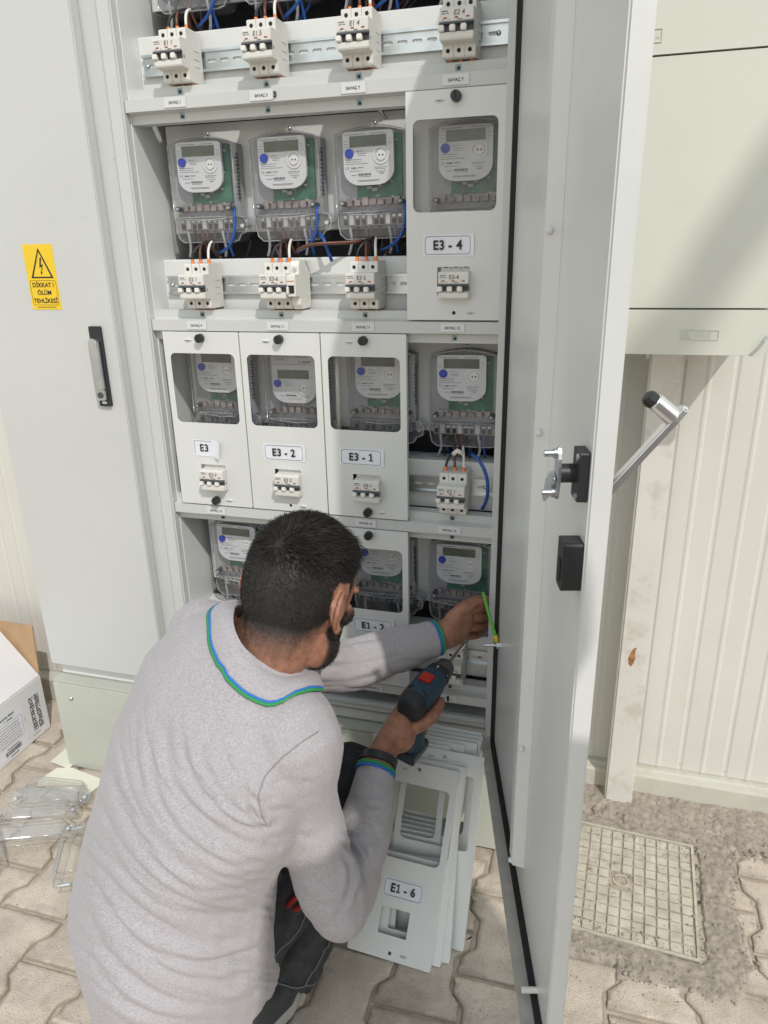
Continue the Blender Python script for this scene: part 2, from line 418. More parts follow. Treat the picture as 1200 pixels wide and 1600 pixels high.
# loose dirt along the wall and round the manhole cover
def dirt_mask(x, y):
    n = noise.fractal(Vector((x * 9, y * 9, 3.3)), 1.0, 2.0, 4) * 0.5
    a = (y - 0.09) / 0.055 + n * 1.2 + (x - 1.0) * 0.25                           # strip along the wall base
    d = Matrix.Rotation(-MH_A, 2) @ Vector((x - MH_C.x, y - MH_C.y))
    dx, dy = abs(d.x) - 0.152, abs(d.y) - 0.142
    out = math.hypot(max(dx, 0), max(dy, 0)) if (dx > 0 or dy > 0) else max(dx, dy)
    b = (0.062 + 0.03 * (d.x > 0) - out) / 0.022 + n * 1.5
    if out < 0: b = min(b, 1.0)
    edge = min(max(a, b), 1.0)
    if x < 0.74: edge -= (0.74 - x) / 0.05
    return edge, out
mb = MB(); nx, ny = 340, 210; X0, X1, Y0, Y1 = 0.68, 1.62, -0.33, 0.222
vs = []
for j in range(ny):
    for i in range(nx):
        x = X0 + (X1 - X0) * i / (nx - 1); y = Y0 + (Y1 - Y0) * j / (ny - 1)
        e, out = dirt_mask(x, y)
        h = noise.fractal(Vector((x * 40, y * 40, 1.7)), 0.5, 2.4, 7)
        z = -0.010 + 0.0150 * max(-0.6, min(e, 1)) + 0.0036 * h * (0.35 + 0.65 * max(0, min(e, 1)))
        if y > 0.13: z += (y - 0.13) * 0.16
        if out < (0.009 if x > 1.05 else 0.003): z = -0.013
        vs.append((x, y, z))
fs = [(j * nx + i, j * nx + i + 1, (j + 1) * nx + i + 1, (j + 1) * nx + i) for j in range(ny - 1) for i in range(nx - 1)]
mb.add(vs, fs); mb.closed = False
tag(mb.build('dirt', DIRT, smooth=180), kind='stuff')
mb = MB(); mb.closed = False
k = 0
while k < 3600:
    x = random.uniform(0.76, 1.6); y = random.uniform(-0.32, 0.21); e, out = dirt_mask(x, y)
    if out < -0.02 and random.random() < 0.8: continue
    if e < 0.25 and random.random() < 0.93: continue
    r = random.uniform(0.0008, 0.0026) * (2.6 if random.random() < 0.05 else 1)
    z = (0.004 if e > 0.5 else 0.0) + (max(0, y - 0.13) * 0.16) + (0.003 if out < 0 else 0)
    a = [Vector([random.uniform(-1, 1) for _ in range(3)]).normalized() for _ in range(1)][0]
    u = a.orthogonal().normalized(); v = a.cross(u)
    mb.ell((x, y, z), (u * r, v * r * 0.8, a * r * 0.6), 5, 3); k += 1
for k in range(420):                                                     # grit in the joints elsewhere
    x = random.uniform(-0.7, 0.9); y = random.uniform(-0.62, 0.0); r = random.uniform(0.0006, 0.0016)
    mb.ell((x, y, 0.0005), ((r, 0, 0), (0, r, 0), (0, 0, r * .7)), 5, 3)
tag(mb.build('grit', DIRT, smooth=180), kind='stuff')

# manhole cover
MHM = mat('dusty_cover_plastic', (0.50, 0.465, 0.385), 0.85, var=0.16, vscale=30, dirt=(0.31, 0.26, 0.20), damt=0.85, dscale=26, bump=0.35, bscale=500)
mh = thing('manhole_cover', 'square dusty cream manhole cover with a grid of raised pads set in dirt', 'manhole cover', MH_C, (0, 0, MH_A))
h = 0.150
MB().prism(rrect(-h, h, -h, h, 0.004), 0, 0.01, M=Matrix.Rotation(R(-90), 4, 'X') @ Matrix.Translation((0, -0.0045, 0))).build('base_plate', mat('dirt_packed_plate', (.40, .345, .27), .95, var=.25, vscale=60, bump=.5, bscale=300), mh, bevel=0.0008)
fr = MB().prism(rrect(-h, h, -h, h, 0.004), 0, 0.012, [rrect(-h + .0055, h - .0055, -h + .0055, h - .0055, 0.003)], M=Matrix.Rotation(R(-90), 4, 'X') @ Matrix.Translation((0, -0.008, 0)))
fr.build('frame', MHM, mh, bevel=0.0008)
pm = MB().box(-.0101, .0101, -.0101, .0101, 0.004, 0.0078).build('raised_pad', MHM, mh, bevel=0.001, seg=1)
first = True
for i in range(12):
    for j in range(12):
        x = -h + 0.0185 + i * 0.0238; y = -h + 0.0185 + j * 0.0238
        if math.hypot(x, y) < 0.015 or (i in (5, 6) and j in (5, 6)): continue
        if first: pm.location = (x, y, random.uniform(-.0006, .0002)); first = False; continue
        o = pm.copy(); COL.objects.link(o); o.parent = mh; o.location = (x + random.uniform(-.0003, .0003), y, random.uniform(-.0012, .0002)); o.rotation_euler = (random.uniform(-.02, .02), random.uniform(-.02, .02), 0)
MB().prism(circ(0, 0, .017, 20), 0, .002, [circ(0, 0, .0135, 20)], M=Matrix.Rotation(R(-90), 4, 'X') @ Matrix.Translation((0, -0.0072, 0))).build('key_ring', MHM, mh)
for x, y in ((h - .011, h - .011), (h - .011, -h + .011)):
    MB().cyl((x, y, 0.006), (x, y, 0.0078), 0.004).build('screw', DIRT, mh)

def concrete_bit(nm, label, cat, pts, z0, z1, m_):
    o = MB().prism(pts, 0, z1 - z0, M=Matrix.Rotation(R(-90), 4, 'X')).build(nm, m_, bevel=0.003)
    o.location = (0, 0, z0); return tag(o, label, cat)

# ------------------------------------------------------------------ the container wall behind
WALLM = mat('cream_wall_panel', (0.635, 0.625, 0.58), 0.55, var=0.025, vscale=2.0, bump=0.06, bscale=260, dirt=(0.46, 0.38, 0.28), damt=0.16, dscale=6)
WALLB = mat('wall_base_channel', (0.53, 0.52, 0.45), 0.6, var=0.06, vscale=9, dirt=(0.42, 0.35, 0.27), damt=0.7, dscale=14, bump=0.1, bscale=300)
wall = thing('container_wall', 'cream ribbed sandwich panel wall behind the cabinets', 'wall', (0.3, 0.25, 0))
def panel_profile(wd):
    pts = []; x = 0.0; k = 0
    pts.append((0, 0.004)); pts.append((0.004, 0))
    x = 0.05
    while x < wd - 0.02:
        d = 0.0018 if k % 2 == 0 else -0.0016
        pts += [(x - 0.0065, 0), (x - 0.002, d), (x + 0.002, d), (x + 0.0065, 0)]
        x += 0.05; k += 1
    pts += [(wd - 0.004, 0), (wd, 0.004)]
    return pts
pp = panel_profile(0.998); mb = MB(); n = len(pp)
vs = [(p[0], p[1], 0.08) for p in pp] + [(p[0], p[1], 2.75) for p in pp] + [(pp[-1][0], .06, .08), (pp[0][0], .06, .08), (pp[-1][0], .06, 2.75), (pp[0][0], .06, 2.75)]
fs = [(i, i + 1, n + i + 1, n + i) for i in range(n - 1)] + [(n - 1, 2 * n, 2 * n + 2, 2 * n - 1), (2 * n + 1, 0, n, 2 * n + 3), (2 * n, 2 * n + 1, 2 * n + 3, 2 * n + 2)]
mb.add(vs, fs); mb.closed = False
pw = mb.build('wall_panel', WALLM, wall)
for k, x in enumerate(range(-4, 5)):
    o = pw if k == 0 else pw.copy()
    if k: COL.objects.link(o); o.parent = wall
    o.location = (x - 0.33, 0, 0)
MB().extrude_x([(-.032, -.03), (-.032, .064), (-.030, .068), (-.012, .070), (-.010, .0725), (.002, .074), (.002, .092), (.0, .094), (.03, .094), (.03, -.03)], -4.2, 4.6).build('base_channel', WALLB, wall, bevel=0.001)

# ------------------------------------------------------------------ second cabinet on posts
BOXM = mat('pale_green_cream_paint', (0.60, 0.605, 0.54), 0.45, var=0.02, vscale=2, bump=0.04, bscale=500, dirt=(0.45, 0.40, 0.30), damt=0.10, dscale=6)
POSTM = mat('cream_post_paint', (0.65, 0.63, 0.59), 0.55, var=0.03, vscale=6, bump=0.10, bscale=350, dirt=(0.36, 0.30, 0.22), damt=0.55, dscale=20)
tb = thing('wall_cabinet', 'pale green cream metal cabinet with an embossed AGS badge standing on posts by the wall', 'cabinet', (0.95, 0.14, 1.105))
MB().prism(rrect(-.20, .173, 0.006, .93, .004), -.088, .105).build('body', BOXM, tb, bevel=.002)
MB().prism(rrect(-.20, .173, 0.0, .0755, .012), -.111, -.0885).build('lower_panel', BOXM, tb, bevel=.002)
MB().prism(rrect(-.20, .173, .0785, .4540, .002), -.110, -.0885).build('front_panel', BOXM, tb, bevel=.0015)
MB().prism(rrect(-.20, .173, .4565, .93, .002), -.112, -.0885).build('front_panel', BOXM, tb, bevel=.0015)
bd = MB(); bd.prism(rrect(.036, .096, .026, .043, .001), -.1125, -.110, [rrect(.0372, .0948, .0272, .0418, .001)])
bd.text('AGS', .0135, .072, .0300, -.1128, center=True)
bd.prism([(.039, .029), (.051, .029), (.045, .0395)], -.1125, -.110, [[(.0415, .0304), (.0485, .0304), (.045, .0368)]])
bd.build('badge', BOXM, tb)
bd = MB(); bd.prism(rrect(-.055, -.041, .433 + .04, .452 + .04, .001), -.1135, -.1105, [rrect(-.0538, -.0422, .4342 + .04, .4508 + .04, .001)])
bd.text('A', .011, -.048, .438 + .04, -.1138); bd.build('badge', BOXM, tb)
MB().tube([(.150, -.113, .004), (.158, -.1145, .012), (.166, -.1145, .026), (.171, -.113, .034)], .0022, 8).build('corner_clip', ZINC, tb)
for k, x in enumerate((.95, .80)):
    ps = thing('steel_post', ['cream square steel post with a muddy foot under the AGS cabinet', 'cream steel post behind the open door, nearer the meter cabinet'][k], 'post', (x + .0315, .205, 0), group='posts under the wall cabinet')
    MB().box(-.0315, .0315, -.025, .025, -.02, 1.104).build('tube', POSTM, ps, bevel=.004)
    if k == 0: MB().prism([(-.010, .395), (-.004, .390), (.000, .398), (.003, .412), (.001, .428), (.004, .440), (-.003, .436), (-.008, .424), (-.012, .410)], -.0256, -.0249).build('rust_stain', mat('rust', (.36, .17, .06), .9, var=.4, vscale=90), ps)
    for sx in (-1, 1):
        b = MB().box(sx * .033 - .001 if sx > 0 else -.0405, .0405 if sx > 0 else -.032, -.018, .012, 1.074, 1.1035)
        b.build('bracket', ZINC, ps, bevel=.001)

# unseen pole added so its arm throws a soft shade band on the wall cabinet
yl = thing('added_shade_pole', 'tall grey unseen pole, added so its arm shades the wall cabinet', 'added shade pole', (2.60, -.02, 0))
POLEM = mat('galvanised_pole', (.45, .46, .47), .5, metal=.6)
MB().cyl((0, 0, 0), (0, 0, 4.06), .055, .045, n=16).build('pole', POLEM, yl, smooth=50)
MB().box(-.042, .042, -2.05, .05, 3.98, 4.05).build('arm', POLEM, yl, bevel=.01)
MB().box(-.06, .06, -2.32, -2.055, 3.97, 4.03).build('arm_tip', mat('arm_tip_grey', (.2, .2, .21), .5), yl, bevel=.02)
MB().box(-.14, .14, -.14, .14, -.01, .02).build('base_plate', POLEM, yl, bevel=.004)
# ------------------------------------------------------------------ the meter cabinet
ZT = 1.53; RP = 0.391; CH = 0.365; CW = 0.170
cab = thing('electrical_cabinet', 'large grey two door meter cabinet standing open on a green grey plinth', 'cabinet', (0.15, 0.10, 0.0))
def cp(mb, name, m_, smooth=None, bevel=0.0, par=None, **kw): return mb.build(name, m_, par or cab, smooth, bevel, world=True, **kw)
TOP = 1.97
# shell
cp(MB().box(-.4215, -.418, .0, .215, .30, TOP), 'side_wall', PAINT_SUN, bevel=.0008)
cp(MB().box(.716, .7195, .0, .215, .30, TOP), 'side_wall', PAINT_SUN, bevel=.0008)
cp(MB().box(-.418, .716, .2115, .215, .30, TOP), 'back_wall', DARK_IN)
cp(MB().box(-.4215, .7195, -.004, .215, TOP + .0005, TOP + .004), 'roof', PAINT_SUN)
cp(MB().box(-.418, .716, .002, .2112, .2975, .3005), 'floor_plate', PAINT_SUN)
cp(MB().box(-.0205, -.0182, .001, .211, .3007, TOP - .001), 'inner_side_wall', PAINT_SHADE_LIFT)
cp(MB().box(.6790, .6812, .001, .211, .3007, TOP - .001), 'inner_side_wall', PAINT_SHADE_LIFT)
# frame: mullion between the doors and the hinge post
cp(MB().box(-.120, -.0525, .000, .03, .3006, TOP - .0005), 'mullion', PAINT_SUN, bevel=.002)
cp(MB().box(-.0515, -.0210, -.0185, .03, .3006, TOP - .0005), 'mullion_lip', PAINT_SUN, bevel=.0035)
cp(MB().box(.6790, .6945, -.020, .0, .285, TOP - .0005), 'hinge_post_lip', PAINT_SUN, bevel=.003)
cp(MB().box(.6952, .7150, -.005, .0, .285, TOP - .0005), 'hinge_post', PAINT_SHADE_LIFT, bevel=.002)
# bottom sill and apron
cp(MB().box(-.018, .6785, -.014, .105, .3065, .3185), 'bottom_sill', PAINT_SUN, bevel=.002)
cp(MB().box(-.018, .6785, -.0145, .0, .319, .3275), 'sill_lip', PAINT_SUN, bevel=.002)
cp(MB().box(-.418, .716, -.003, .02, .272, .2965), 'apron', PAINT_SHADE_LIFT, bevel=.0015)
# plinth
cp(MB().box(-.415, .7105, .0, .2, .0, .2705), 'plinth_core', PAINT_PLINTH)
for x0, x1 in ((-.4255, .146), (.149, .7195)):
    p = cp(MB().box(x0, x1, -.037, -.001, .001, .262), 'plinth_panel', PAINT_PLINTH, bevel=.0025)
    cp(MB().box(x0 + .0004, x1 - .0004, -.0345, -.001, .2625, .2685), 'top_flange', PAINT_PLINTH, bevel=.0015, par=p)
    for x in ((-.375, .10) if x0 < 0 else (.317, .665)):
        cp(MB().sph((x, -.037, .222), .0062, 12, 8), 'screw', ZINC, smooth=60, par=p)
cp(MB().box(-.4255, -.4165, -.0005, .2, .001, .262), 'plinth_side', PAINT_PLINTH, bevel=.002)
cp(MB().box(.7110, .7195, -.0005, .2, .001, .262), 'plinth_side', PAINT_PLINTH, bevel=.002)

# closed narrow door
dl = cp(MB().box(-.4245, -.0965, -.0285, -.0015, .312, TOP - .002), 'door', PAINT_SUN, bevel=.0025)
lk = cp(MB().prism(rrect(-.1545, -.1275, 0.985, 1.1495, .002), -.036, -.0287), 'lock_plate', BLACK, bevel=.0015, par=dl)
hd = [( -.1425 + .0105 * math.cos(R(a)), 1.116 + .0105 * math.sin(R(a))) for a in range(0, 181, 20)] + [(-.1530, 1.022), (-.1320, 1.022)]
cp(MB().prism([(p[0], p[1]) for p in reversed(hd)], -.0475, -.0365), 'lever', ZINC, bevel=.002, par=dl)
k = MB().prism(rrect(-.1530, -.1320, .999, 1.0212, .003), -.045, -.0365); cp(k, 'key_housing', ZINC, bevel=.0015, par=dl)
k = MB().prism(circ(-.1425, 1.010, .0065), -.0465, -.0449); cp(k, 'keyhole', SLOT, par=dl)
k = MB().prism(rrect(-.1475, -.1365, .9905, .9955, .002), -.0368, -.0361); cp(k, 'maker_mark', LABEL, par=dl)
# warning sticker
sx0, sx1, sz0, sz1 = -.287, -.216, 1.182, 1.309
st = cp(MB().prism(rrect(sx0, sx1, sz0, sz1, .0005), -.0293, -.0286), 'warning_sticker', YELLOW, par=dl)
pr = MB(); yy = -.0297; cx = (sx0 + sx1) / 2
def tri(c, z0, hw_, hh): return [(c - hw_, z0), (c + hw_, z0), (c, z0 + hh)]
pr.prism(tri(cx + .0015, 1.244, .0268, .058), yy, -.0293, [tri(cx + .0015, 1.2468, .0215, .0485)])
bolt = [(.001, .040), (.0050, .040), (.0015, .0245), (.0066, .0265), (.0010, .0085), (.0036, .0100), (-.0012, .0040), (-.0022, .0115), (-.0004, .0095), (.0026, .0218), (-.0030, .0195)]
pr.prism([(cx + .0012 + a * .95, 1.2465 + b * .92) for a, b in reversed(bolt)], yy, -.0293)
ob = rrect(sx0 + .004, sx1 - .004, 1.191, 1.2395, .004); ib = rrect(sx0 + .0046, sx1 - .0046, 1.1916, 1.2389, .0036)
pr.prism(ob, yy, -.0293, [ib])
for t, z in (('DİKKAT !', 1.2265), ('ÖLÜM', 1.2115), ('TEHLİKESİ', 1.1955)): pr.text(t, .0122, cx, z, yy - .0001, bold=.022)
pr.text('www.elektrogenelmalzeme.com', .0036, cx, 1.1860, yy - .0001, bold=.02)
cp(pr, 'sticker_print', INK, par=dl)

# hat rails that carry the covers
NUT = mat('cage_nut', (0.20, 0.28, 0.30), 0.4, metal=0.6, var=0.3, vscale=200)
rail_labels = {0: ['SAYAÇ 1', 'SAYAÇ 3', 'SAYAÇ 7', 'SAYAÇ 7'], 1: ['SAYAÇ 9', 'SAYAÇ 11', 'SAYAÇ 11', 'SAYAÇ 12'], 2: ['SAYAÇ 13', None, 'SAYAÇ 15', 'SAYAÇ 16'], 3: [None, None, 'SAYAÇ 9', 'SAYAÇ 1']}
for k in range(-1, 4):
    z = ZT - RP * k
    prof = [(.004, -.017), (.004, -.001), (-.0125, .0015), (-.0125, .0225), (.004, .025), (.004, .0405), (.030, .0405), (.030, .0385), (.006, .0385), (.006, .0265), (-.0105, .0215), (-.0105, .0025), (.006, -.0025), (.006, -.015), (.03, -.015), (.03, -.017)]
    if k == 3: prof = [(.004, -.002), (-.0125, .0015)] + prof[3:10] + [(.006, .0265), (-.0105, .0215), (-.0105, .0025), (.006, -.002)][1:] if False else [(.004, .0005), (-.0125, .0015), (-.0125, .0225), (.004, .025), (.004, .0405), (.030, .0405), (.030, .0385), (.006, .0385), (.006, .0265), (-.0105, .0215), (-.0105, .0030), (.006, .0022)]
    rl = cp(MB().extrude_x([(a, b + z) for a, b in prof], -.0195, .6788), 'cover_rail', PAINT_SUN, bevel=.0012)
    for c in range(4):
        x = c * CW + .087
        for dz in (-.0075, .0325):
            if k < 0 or (k == 3 and dz < 0): continue
            nb = MB().prism(rrect(x - .0045, x + .0045, z + dz - .0045, z + dz + .0045, .0005), .0028, .0038)
            cp(nb, 'cage_nut', NUT, par=rl)
            nb = MB().prism(circ(x + .001, z + dz - .001, .0026, 10), .0022, .0030); cp(nb, 'nut_hole', HOLE, par=rl)
        lb = rail_labels.get(k, [None] * 4)[c]
        if lb:
            lx = x - .002 + random.uniform(-.004, .004); tl = random.uniform(-.02, .02)
            sl = cp(MB().prism(rrect(lx - .022, lx + .022, z + .0045, z + .0205, .001), -.0140, -.0132, M=None), 'number_sticker', STICK, par=rl)
            mk = MB().text(lb, .0064, lx, z + .0100, -.0144, bold=.02)
            if lb == 'SAYAÇ 3': mk.text('3', .012, lx + .026, z + .008, -.0145, bold=.06)
            if k == 3 and c == 3: mk.text('1', .018, lx + .004, z + .006, -.0146, bold=.08)
            cp(mk, 'sticker_print', INK, par=sl)

# mounting plates, DIN channels and DIN rails
for k in range(-1, 3):
    z = ZT - RP * k
    cp(MB().box(-.006, .664, .096, .0985, z - .206, z - .008), 'mounting_plate', PAINT_SHADE_LIFT, bevel=.0008)
    cp(MB().box(-.0065, -.004, .0987, .150, z - .206, z - .008), 'plate_return', PAINT_SHADE_LIFT)
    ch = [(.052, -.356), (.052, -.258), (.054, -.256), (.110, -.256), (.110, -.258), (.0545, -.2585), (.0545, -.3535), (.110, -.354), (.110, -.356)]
    cp(MB().extrude_x([(a, b + z) for a, b in ch], -.0178, .6785), 'wiring_channel', PAINT_SHADE_LIFT, bevel=.0008)
    cz = z - .305
    holes = [rrect(x - .0085, x + .0085, cz - .0029, cz + .0029, .0028, 4) for x in np.arange(.004, .66, .0257)]
    dr = MB().prism([(-.009, cz - .0135), (.672, cz - .0135), (.672, cz + .0135), (-.009, cz + .0135)], .0495, .0507, holes)
    for s in (-1, 1):
        dr.box(-.009, .672, .0450, .0507, min(s * .0135, s * .0147) + cz, max(s * .0135, s * .0147) + cz)
        dr.box(-.009, .672, .0438, .0450, min(s * .0135, s * .0178) + cz, max(s * .0135, s * .0178) + cz)
    cp(dr, 'din_rail', ZINC)
    for x in (.0, .26 + .13, .655):
        cp(MB().sph((x, .0490, cz), .0042, 10, 6), 'rail_screw', ZINC, smooth=60)

# open door, hinged at the right of the frame
HX, HY = .697, -.028
ang = math.atan2(-.97, .24)
dr_ = MB().box(0, .649, 0, .0215, .300, TOP - .001).build('open_door', PAINT_SHADE_LIFT, cab, bevel=.0022, loc=(HX - cab.location.x, HY - cab.location.y, 0))
dr_.rotation_euler = (0, 0, ang)
def dp(mb, name, m_, smooth=None, bevel=0.0): return mb.build(name, m_, dr_, smooth, bevel)
gk = MB()
for (a, b, c, d) in ((.070, .082, .325, 1.945), (.655, .663, .325, 1.945)): gk.box(a, b, -.0075, .0008, c, d)
gk.box(.0825, .6545, -.0075, .0008, .325, .336); gk.box(.0825, .6545, -.0075, .0008, 1.935, 1.945)
o = dp(MB().box(.020, .034, -.0075, .0008, .3045, 1.945), 'gasket', RUBBER, bevel=.001)
o = dp(MB().box(.0345, .636, -.0085, .0008, .3045, .3165), 'gasket', RUBBER, bevel=.001)
dp(MB().box(.002, .647, -.0270, .0005, .3005, .3035), 'bottom_lip', mat('dusty_lip_paint', (.47, .44, .39), .6, var=.12, vscale=30, dirt=(.30, .26, .20), damt=.6, dscale=25), bevel=.0006)
sprof = [(.395, .001), (.402, -.018), (.430, -.018), (.437, .001)]
sv = [(p[0], p[1], .386) for p in sprof] + [(p[0], p[1], 1.95) for p in sprof]
mb = MB().add(sv, [(0, 1, 2, 3), (7, 6, 5, 4), (0, 4, 5, 1), (1, 5, 6, 2), (2, 6, 7, 3), (3, 7, 4, 0)])
dp(mb, 'stiffener', PAINT_SHADE_LIFT, bevel=.0012)
for z in (1.305, 1.074, .607, .392): dp(MB().sph((.434 if z > .4 else .425, -.0135 if z > .4 else -.019, z), .0045, 10, 8), 'weld_stud', PAINT_SHADE_LIFT, smooth=60)
dp(MB().cyl((.585, -.022, .3235), (.585, .001, .3235), .0042, n=10), 'peg', CREAM2)
dp(MB().cyl((.050, -.030, .553), (.050, .001, .553), .0035, n=10), 'earth_stud', ZINC)
dp(MB().cyl((.050, -.0062, .553), (.050, .0005, .553), .0075, n=6), 'stud_nut', ZINC)
# lock body seen on the inside
lb = dp(MB().prism(rrect(.614, .643, 1.056, 1.106, .003), -.010, -.0003), 'lock_body', BLACK, bevel=.001)
MB().cyl((.622, -.024, 1.080), (.622, -.0095, 1.080), .0095, n=18).build('shaft', BLACK, lb, smooth=40)
MB().prism([(.622 + .010 * math.cos(a), 1.080 + .027 * math.sin(a) * (1 if abs(math.sin(a)) < .8 else 1.0)) for a in np.linspace(0, 2 * PI, 20, endpoint=False)], -.0275, -.0242).build('cam_plate', ZINC, lb, bevel=.0006)
for s in (-1, 1):
    MB().cyl((.622, -.0400, 1.080 + s * .020), (.622, -.027, 1.080 + s * .020), .0034, n=12).build('rod_stud', ZINC, lb, smooth=40)
    MB().cyl((.622, -.0310, 1.080 + s * .020), (.622, -.0276, 1.080 + s * .020), .0052, n=12).build('stud_collar', ZINC, lb, smooth=40)
MB().prism([(.628, 1.076), (.614, 1.080), (.590, 1.066), (.576, 1.040), (.582, 1.037), (.612, 1.054)], -.0312, -.0282).build('cam_blade', ZINC, lb, bevel=.0006)
for z in (1.100, 1.061): MB().cyl((.636, -.0115, z), (.636, -.0095, z), .0036, n=12).build('lock_screw', ZINC, lb)
gb = dp(MB().prism(rrect(.618, .645, .962, 1.014, .004), -.020, -.0003), 'rod_guide_box', BLACK, bevel=.003)
MB().prism(rrect(.628, .638, .970, .994, .003), -.0212, -.0198).build('guide_window', HOLE, gb)
# lever handle folded out on the outer side
hb = dp(MB().prism(rrect(.586, .614, .985, 1.150, .003), .0218, .030), 'handle_plate', BLACK, bevel=.0015)
p0 = Vector((.600, .030, 1.053)); p1 = Vector((.600, .098, 1.140)); dv = (p1 - p0).normalized(); nv = Vector((0, -dv.z, dv.y))
def slab(a, b, wx, th):
    return [a + Vector((sx * wx, 0, 0)) + nv * sy * th for sx, sy in ((-1, -1), (1, -1), (1, 1), (-1, 1))]
rings = []
for t, wx, th in ((0, .0060, .0046), (.1, .0060, .0042), (.5, .0062, .0038), (.85, .0075, .0036), (.97, .0070, .0034), (1.0, .004, .0026)):
    c = p0.lerp(p1, t); rings.append(slab(c, c, wx, th))
MB().loft(rings).build('lever', CHROME, hb, bevel=.0012)
q0 = p0.lerp(p1, .86) + nv * .002; q1 = q0 + nv * .026
def brl(p, r, hw_): return [p + Vector((r * math.cos(a), 0, 0)) + dv * (r * math.sin(a)) for a in np.linspace(0, 2 * PI, 12, endpoint=False)]
MB().loft([brl(q0, .0098, 0), brl(q1, .0098, 0)]).build('lock_barrel', CHROME, hb, bevel=.0012, smooth=40)
MB().loft([brl(q1 + nv * .0005, .0086, 0), brl(q1 + nv * .007, .0080, 0), brl(q1 + nv * .0095, .0060, 0)]).build('barrel_cap', BLACK, hb, bevel=.0008)
# ------------------------------------------------------------------ electricity meters
def arch_outline(hw, z0, z1, rise, n=10, r=.010):
    out = [(hw, z0)]
    out += [(hw, z1 - rise)]
    for i in range(1, n): 
        a = -1 + 2 * i / n; out.append((-a * hw, z1 - rise * (a * a)))
    out += [(-hw, z1 - rise), (-hw, z0)]
    return out
def face_outline(hw, z0, z1, rb, rt=.008, n=9):
    out = []
    for cx, cz, r_, a in ((hw - rt, z1 - rt, rt, 0), (-hw + rt, z1 - rt, rt, 90), (-hw + rb, z0 + rb, rb, 180), (hw - rb, z0 + rb, rb, 270)):
        for i in range(n + 1):
            t = R(a + 90 * i / n); out.append((cx + r_ * math.cos(t), cz + r_ * math.sin(t)))
    return out
def make_meter(kind=0):
    """origin: middle of the case's lower edge on the mounting plate (y=0), front toward -y; case 148 x 265 mm"""
    t = thing('electricity_meter', 'x', 'electricity meter', group='electricity meters in the cabinet')
    b = MB().prism(arch_outline(.074, .060, .250, .016), -.030, -.001)
    b.build('rear_case', METER_BASE, t, bevel=.003)
    MB().prism(face_outline(.013, .246, .272, .010, .011), -.006, -.003, [circ(0, .262, .0035, 10)]).build('hanger', CLEAR2 if kind == 0 else METER_BASE, t, bevel=.001)
    MB().sph((0, -.0065, .262), .0050, 10, 6).build('hanger_screw', ZINC, t, smooth=60)
    mb = MB().prism(rrect(-.034, .060, .096, .234, .004), -.0335, -.0305)
    pcb = mb.build('circuit_board', PCB if kind == 0 else METER_BASE, t)
    cmp_ = MB()
    for _ in range(26):
        x = random.uniform(-.046, .052); z = random.uniform(.088, .228); a = random.uniform(.002, .006)
        cmp_.box(x - a, x + a, -.0375, -.0336, z - a * .7, z + a * .7)
    cmp_.build('board_component', TERM, pcb)
    mb = MB()
    for x in np.linspace(-.05, .05, 7): mb.box(x - .0055, x + .0055, -.040, -.0305, .078, .092 + random.uniform(-.003, .004))
    mb.build('current_bar', COPPER, t)
    # faceplate with its printing
    zf0, zf1 = (.122, .239) if kind == 0 else (.108, .239)
    fx = -.004
    fp = MB().prism([(p[0] + fx, p[1]) for p in face_outline(.0515, zf0, zf1, .034)], -.0475, -.040).build('faceplate', FACE, t, bevel=.0012)
    dz = 0 if kind == 0 else -.031
    MB().prism(rrect(fx - .0375, fx + .0375, .2055 + dz, .2295 + dz, .001), -.0483, -.0474).build('display', LCD, fp)
    sg = MB()
    for i in range(9):
        x = fx + .002 + i * .0038
        if random.random() < .8: sg.prism([(x, .209 + dz), (x + .0005, .209 + dz), (x + .0005, .216 + dz), (x, .216 + dz)], -.0486, -.0484)
        if random.random() < .8: sg.prism([(x, .2155 + dz), (x + .0024, .2155 + dz), (x + .0024, .2161 + dz), (x, .2161 + dz)], -.0486, -.0484)
    sg.build('display_digits', LCD_SEG, fp)
    def rnd(o_, c_): o_.scale.z = 1.22; o_.location.z = -.22 * c_
    bt_ = MB().cyl((fx - .0385, -.0515, .1925 + dz), (fx - .0385, -.0472, .1925 + dz), .0086, n=22).build('button', BLUE_BTN, fp, smooth=40, bevel=.0008); rnd(bt_, .1925 + dz)
    px, pz = fx + .0265, .1855 + dz * 1.12
    rg = MB().prism(circ(px, pz, .0163, 24), -.0495, -.0474, [circ(px, pz, .0135, 24)]).build('port_ring', FACE_RING, fp, smooth=30, bevel=.0004); rnd(rg, pz)
    MB().prism(circ(px, pz, .0092, 20), -.0500, -.0474, [circ(px - .0034, pz, .0018, 8), circ(px + .0034, pz, .0018, 8)]).build('optical_port', FACE_RING, rg, bevel=.0003)
    MB().prism(circ(px - .0034, pz, .0019, 8), -.0490, -.0476).prism(circ(px + .0034, pz, .0019, 8), -.0490, -.0476).build('port_lens', HOLE, rg)
    pr = MB(); yy = -.0478
    def line(x, z, w_, h_=.0012):
        x0 = x
        while x0 < x + w_:
            l = random.uniform(.0015, .006); l = min(l, x + w_ - x0)
            pr.add([(x0, yy, z), (x0 + l, yy, z), (x0 + l, yy, z + h_), (x0, yy, z + h_)], [(0, 1, 2, 3)]); x0 += l + .0008
    line(fx - .046, .2325 + dz if kind == 0 else .2325, .04); line(fx + .005, .2325, .03)
    for z in (.219, .2125, .207): line(fx - .0490, z + dz, .0085, .0009); line(fx + .0410, z + dz, .0075, .0009)
    pr.add([(fx - .021 + a, yy, .1968 + dz + b) for a, b in circ(0, 0, .0014, 8)], [tuple(range(8))])
    line(fx - .018, .1963 + dz, .008); line(fx - .022, .1905 + dz, .018); line(fx - .0215, .1865 + dz, .016)
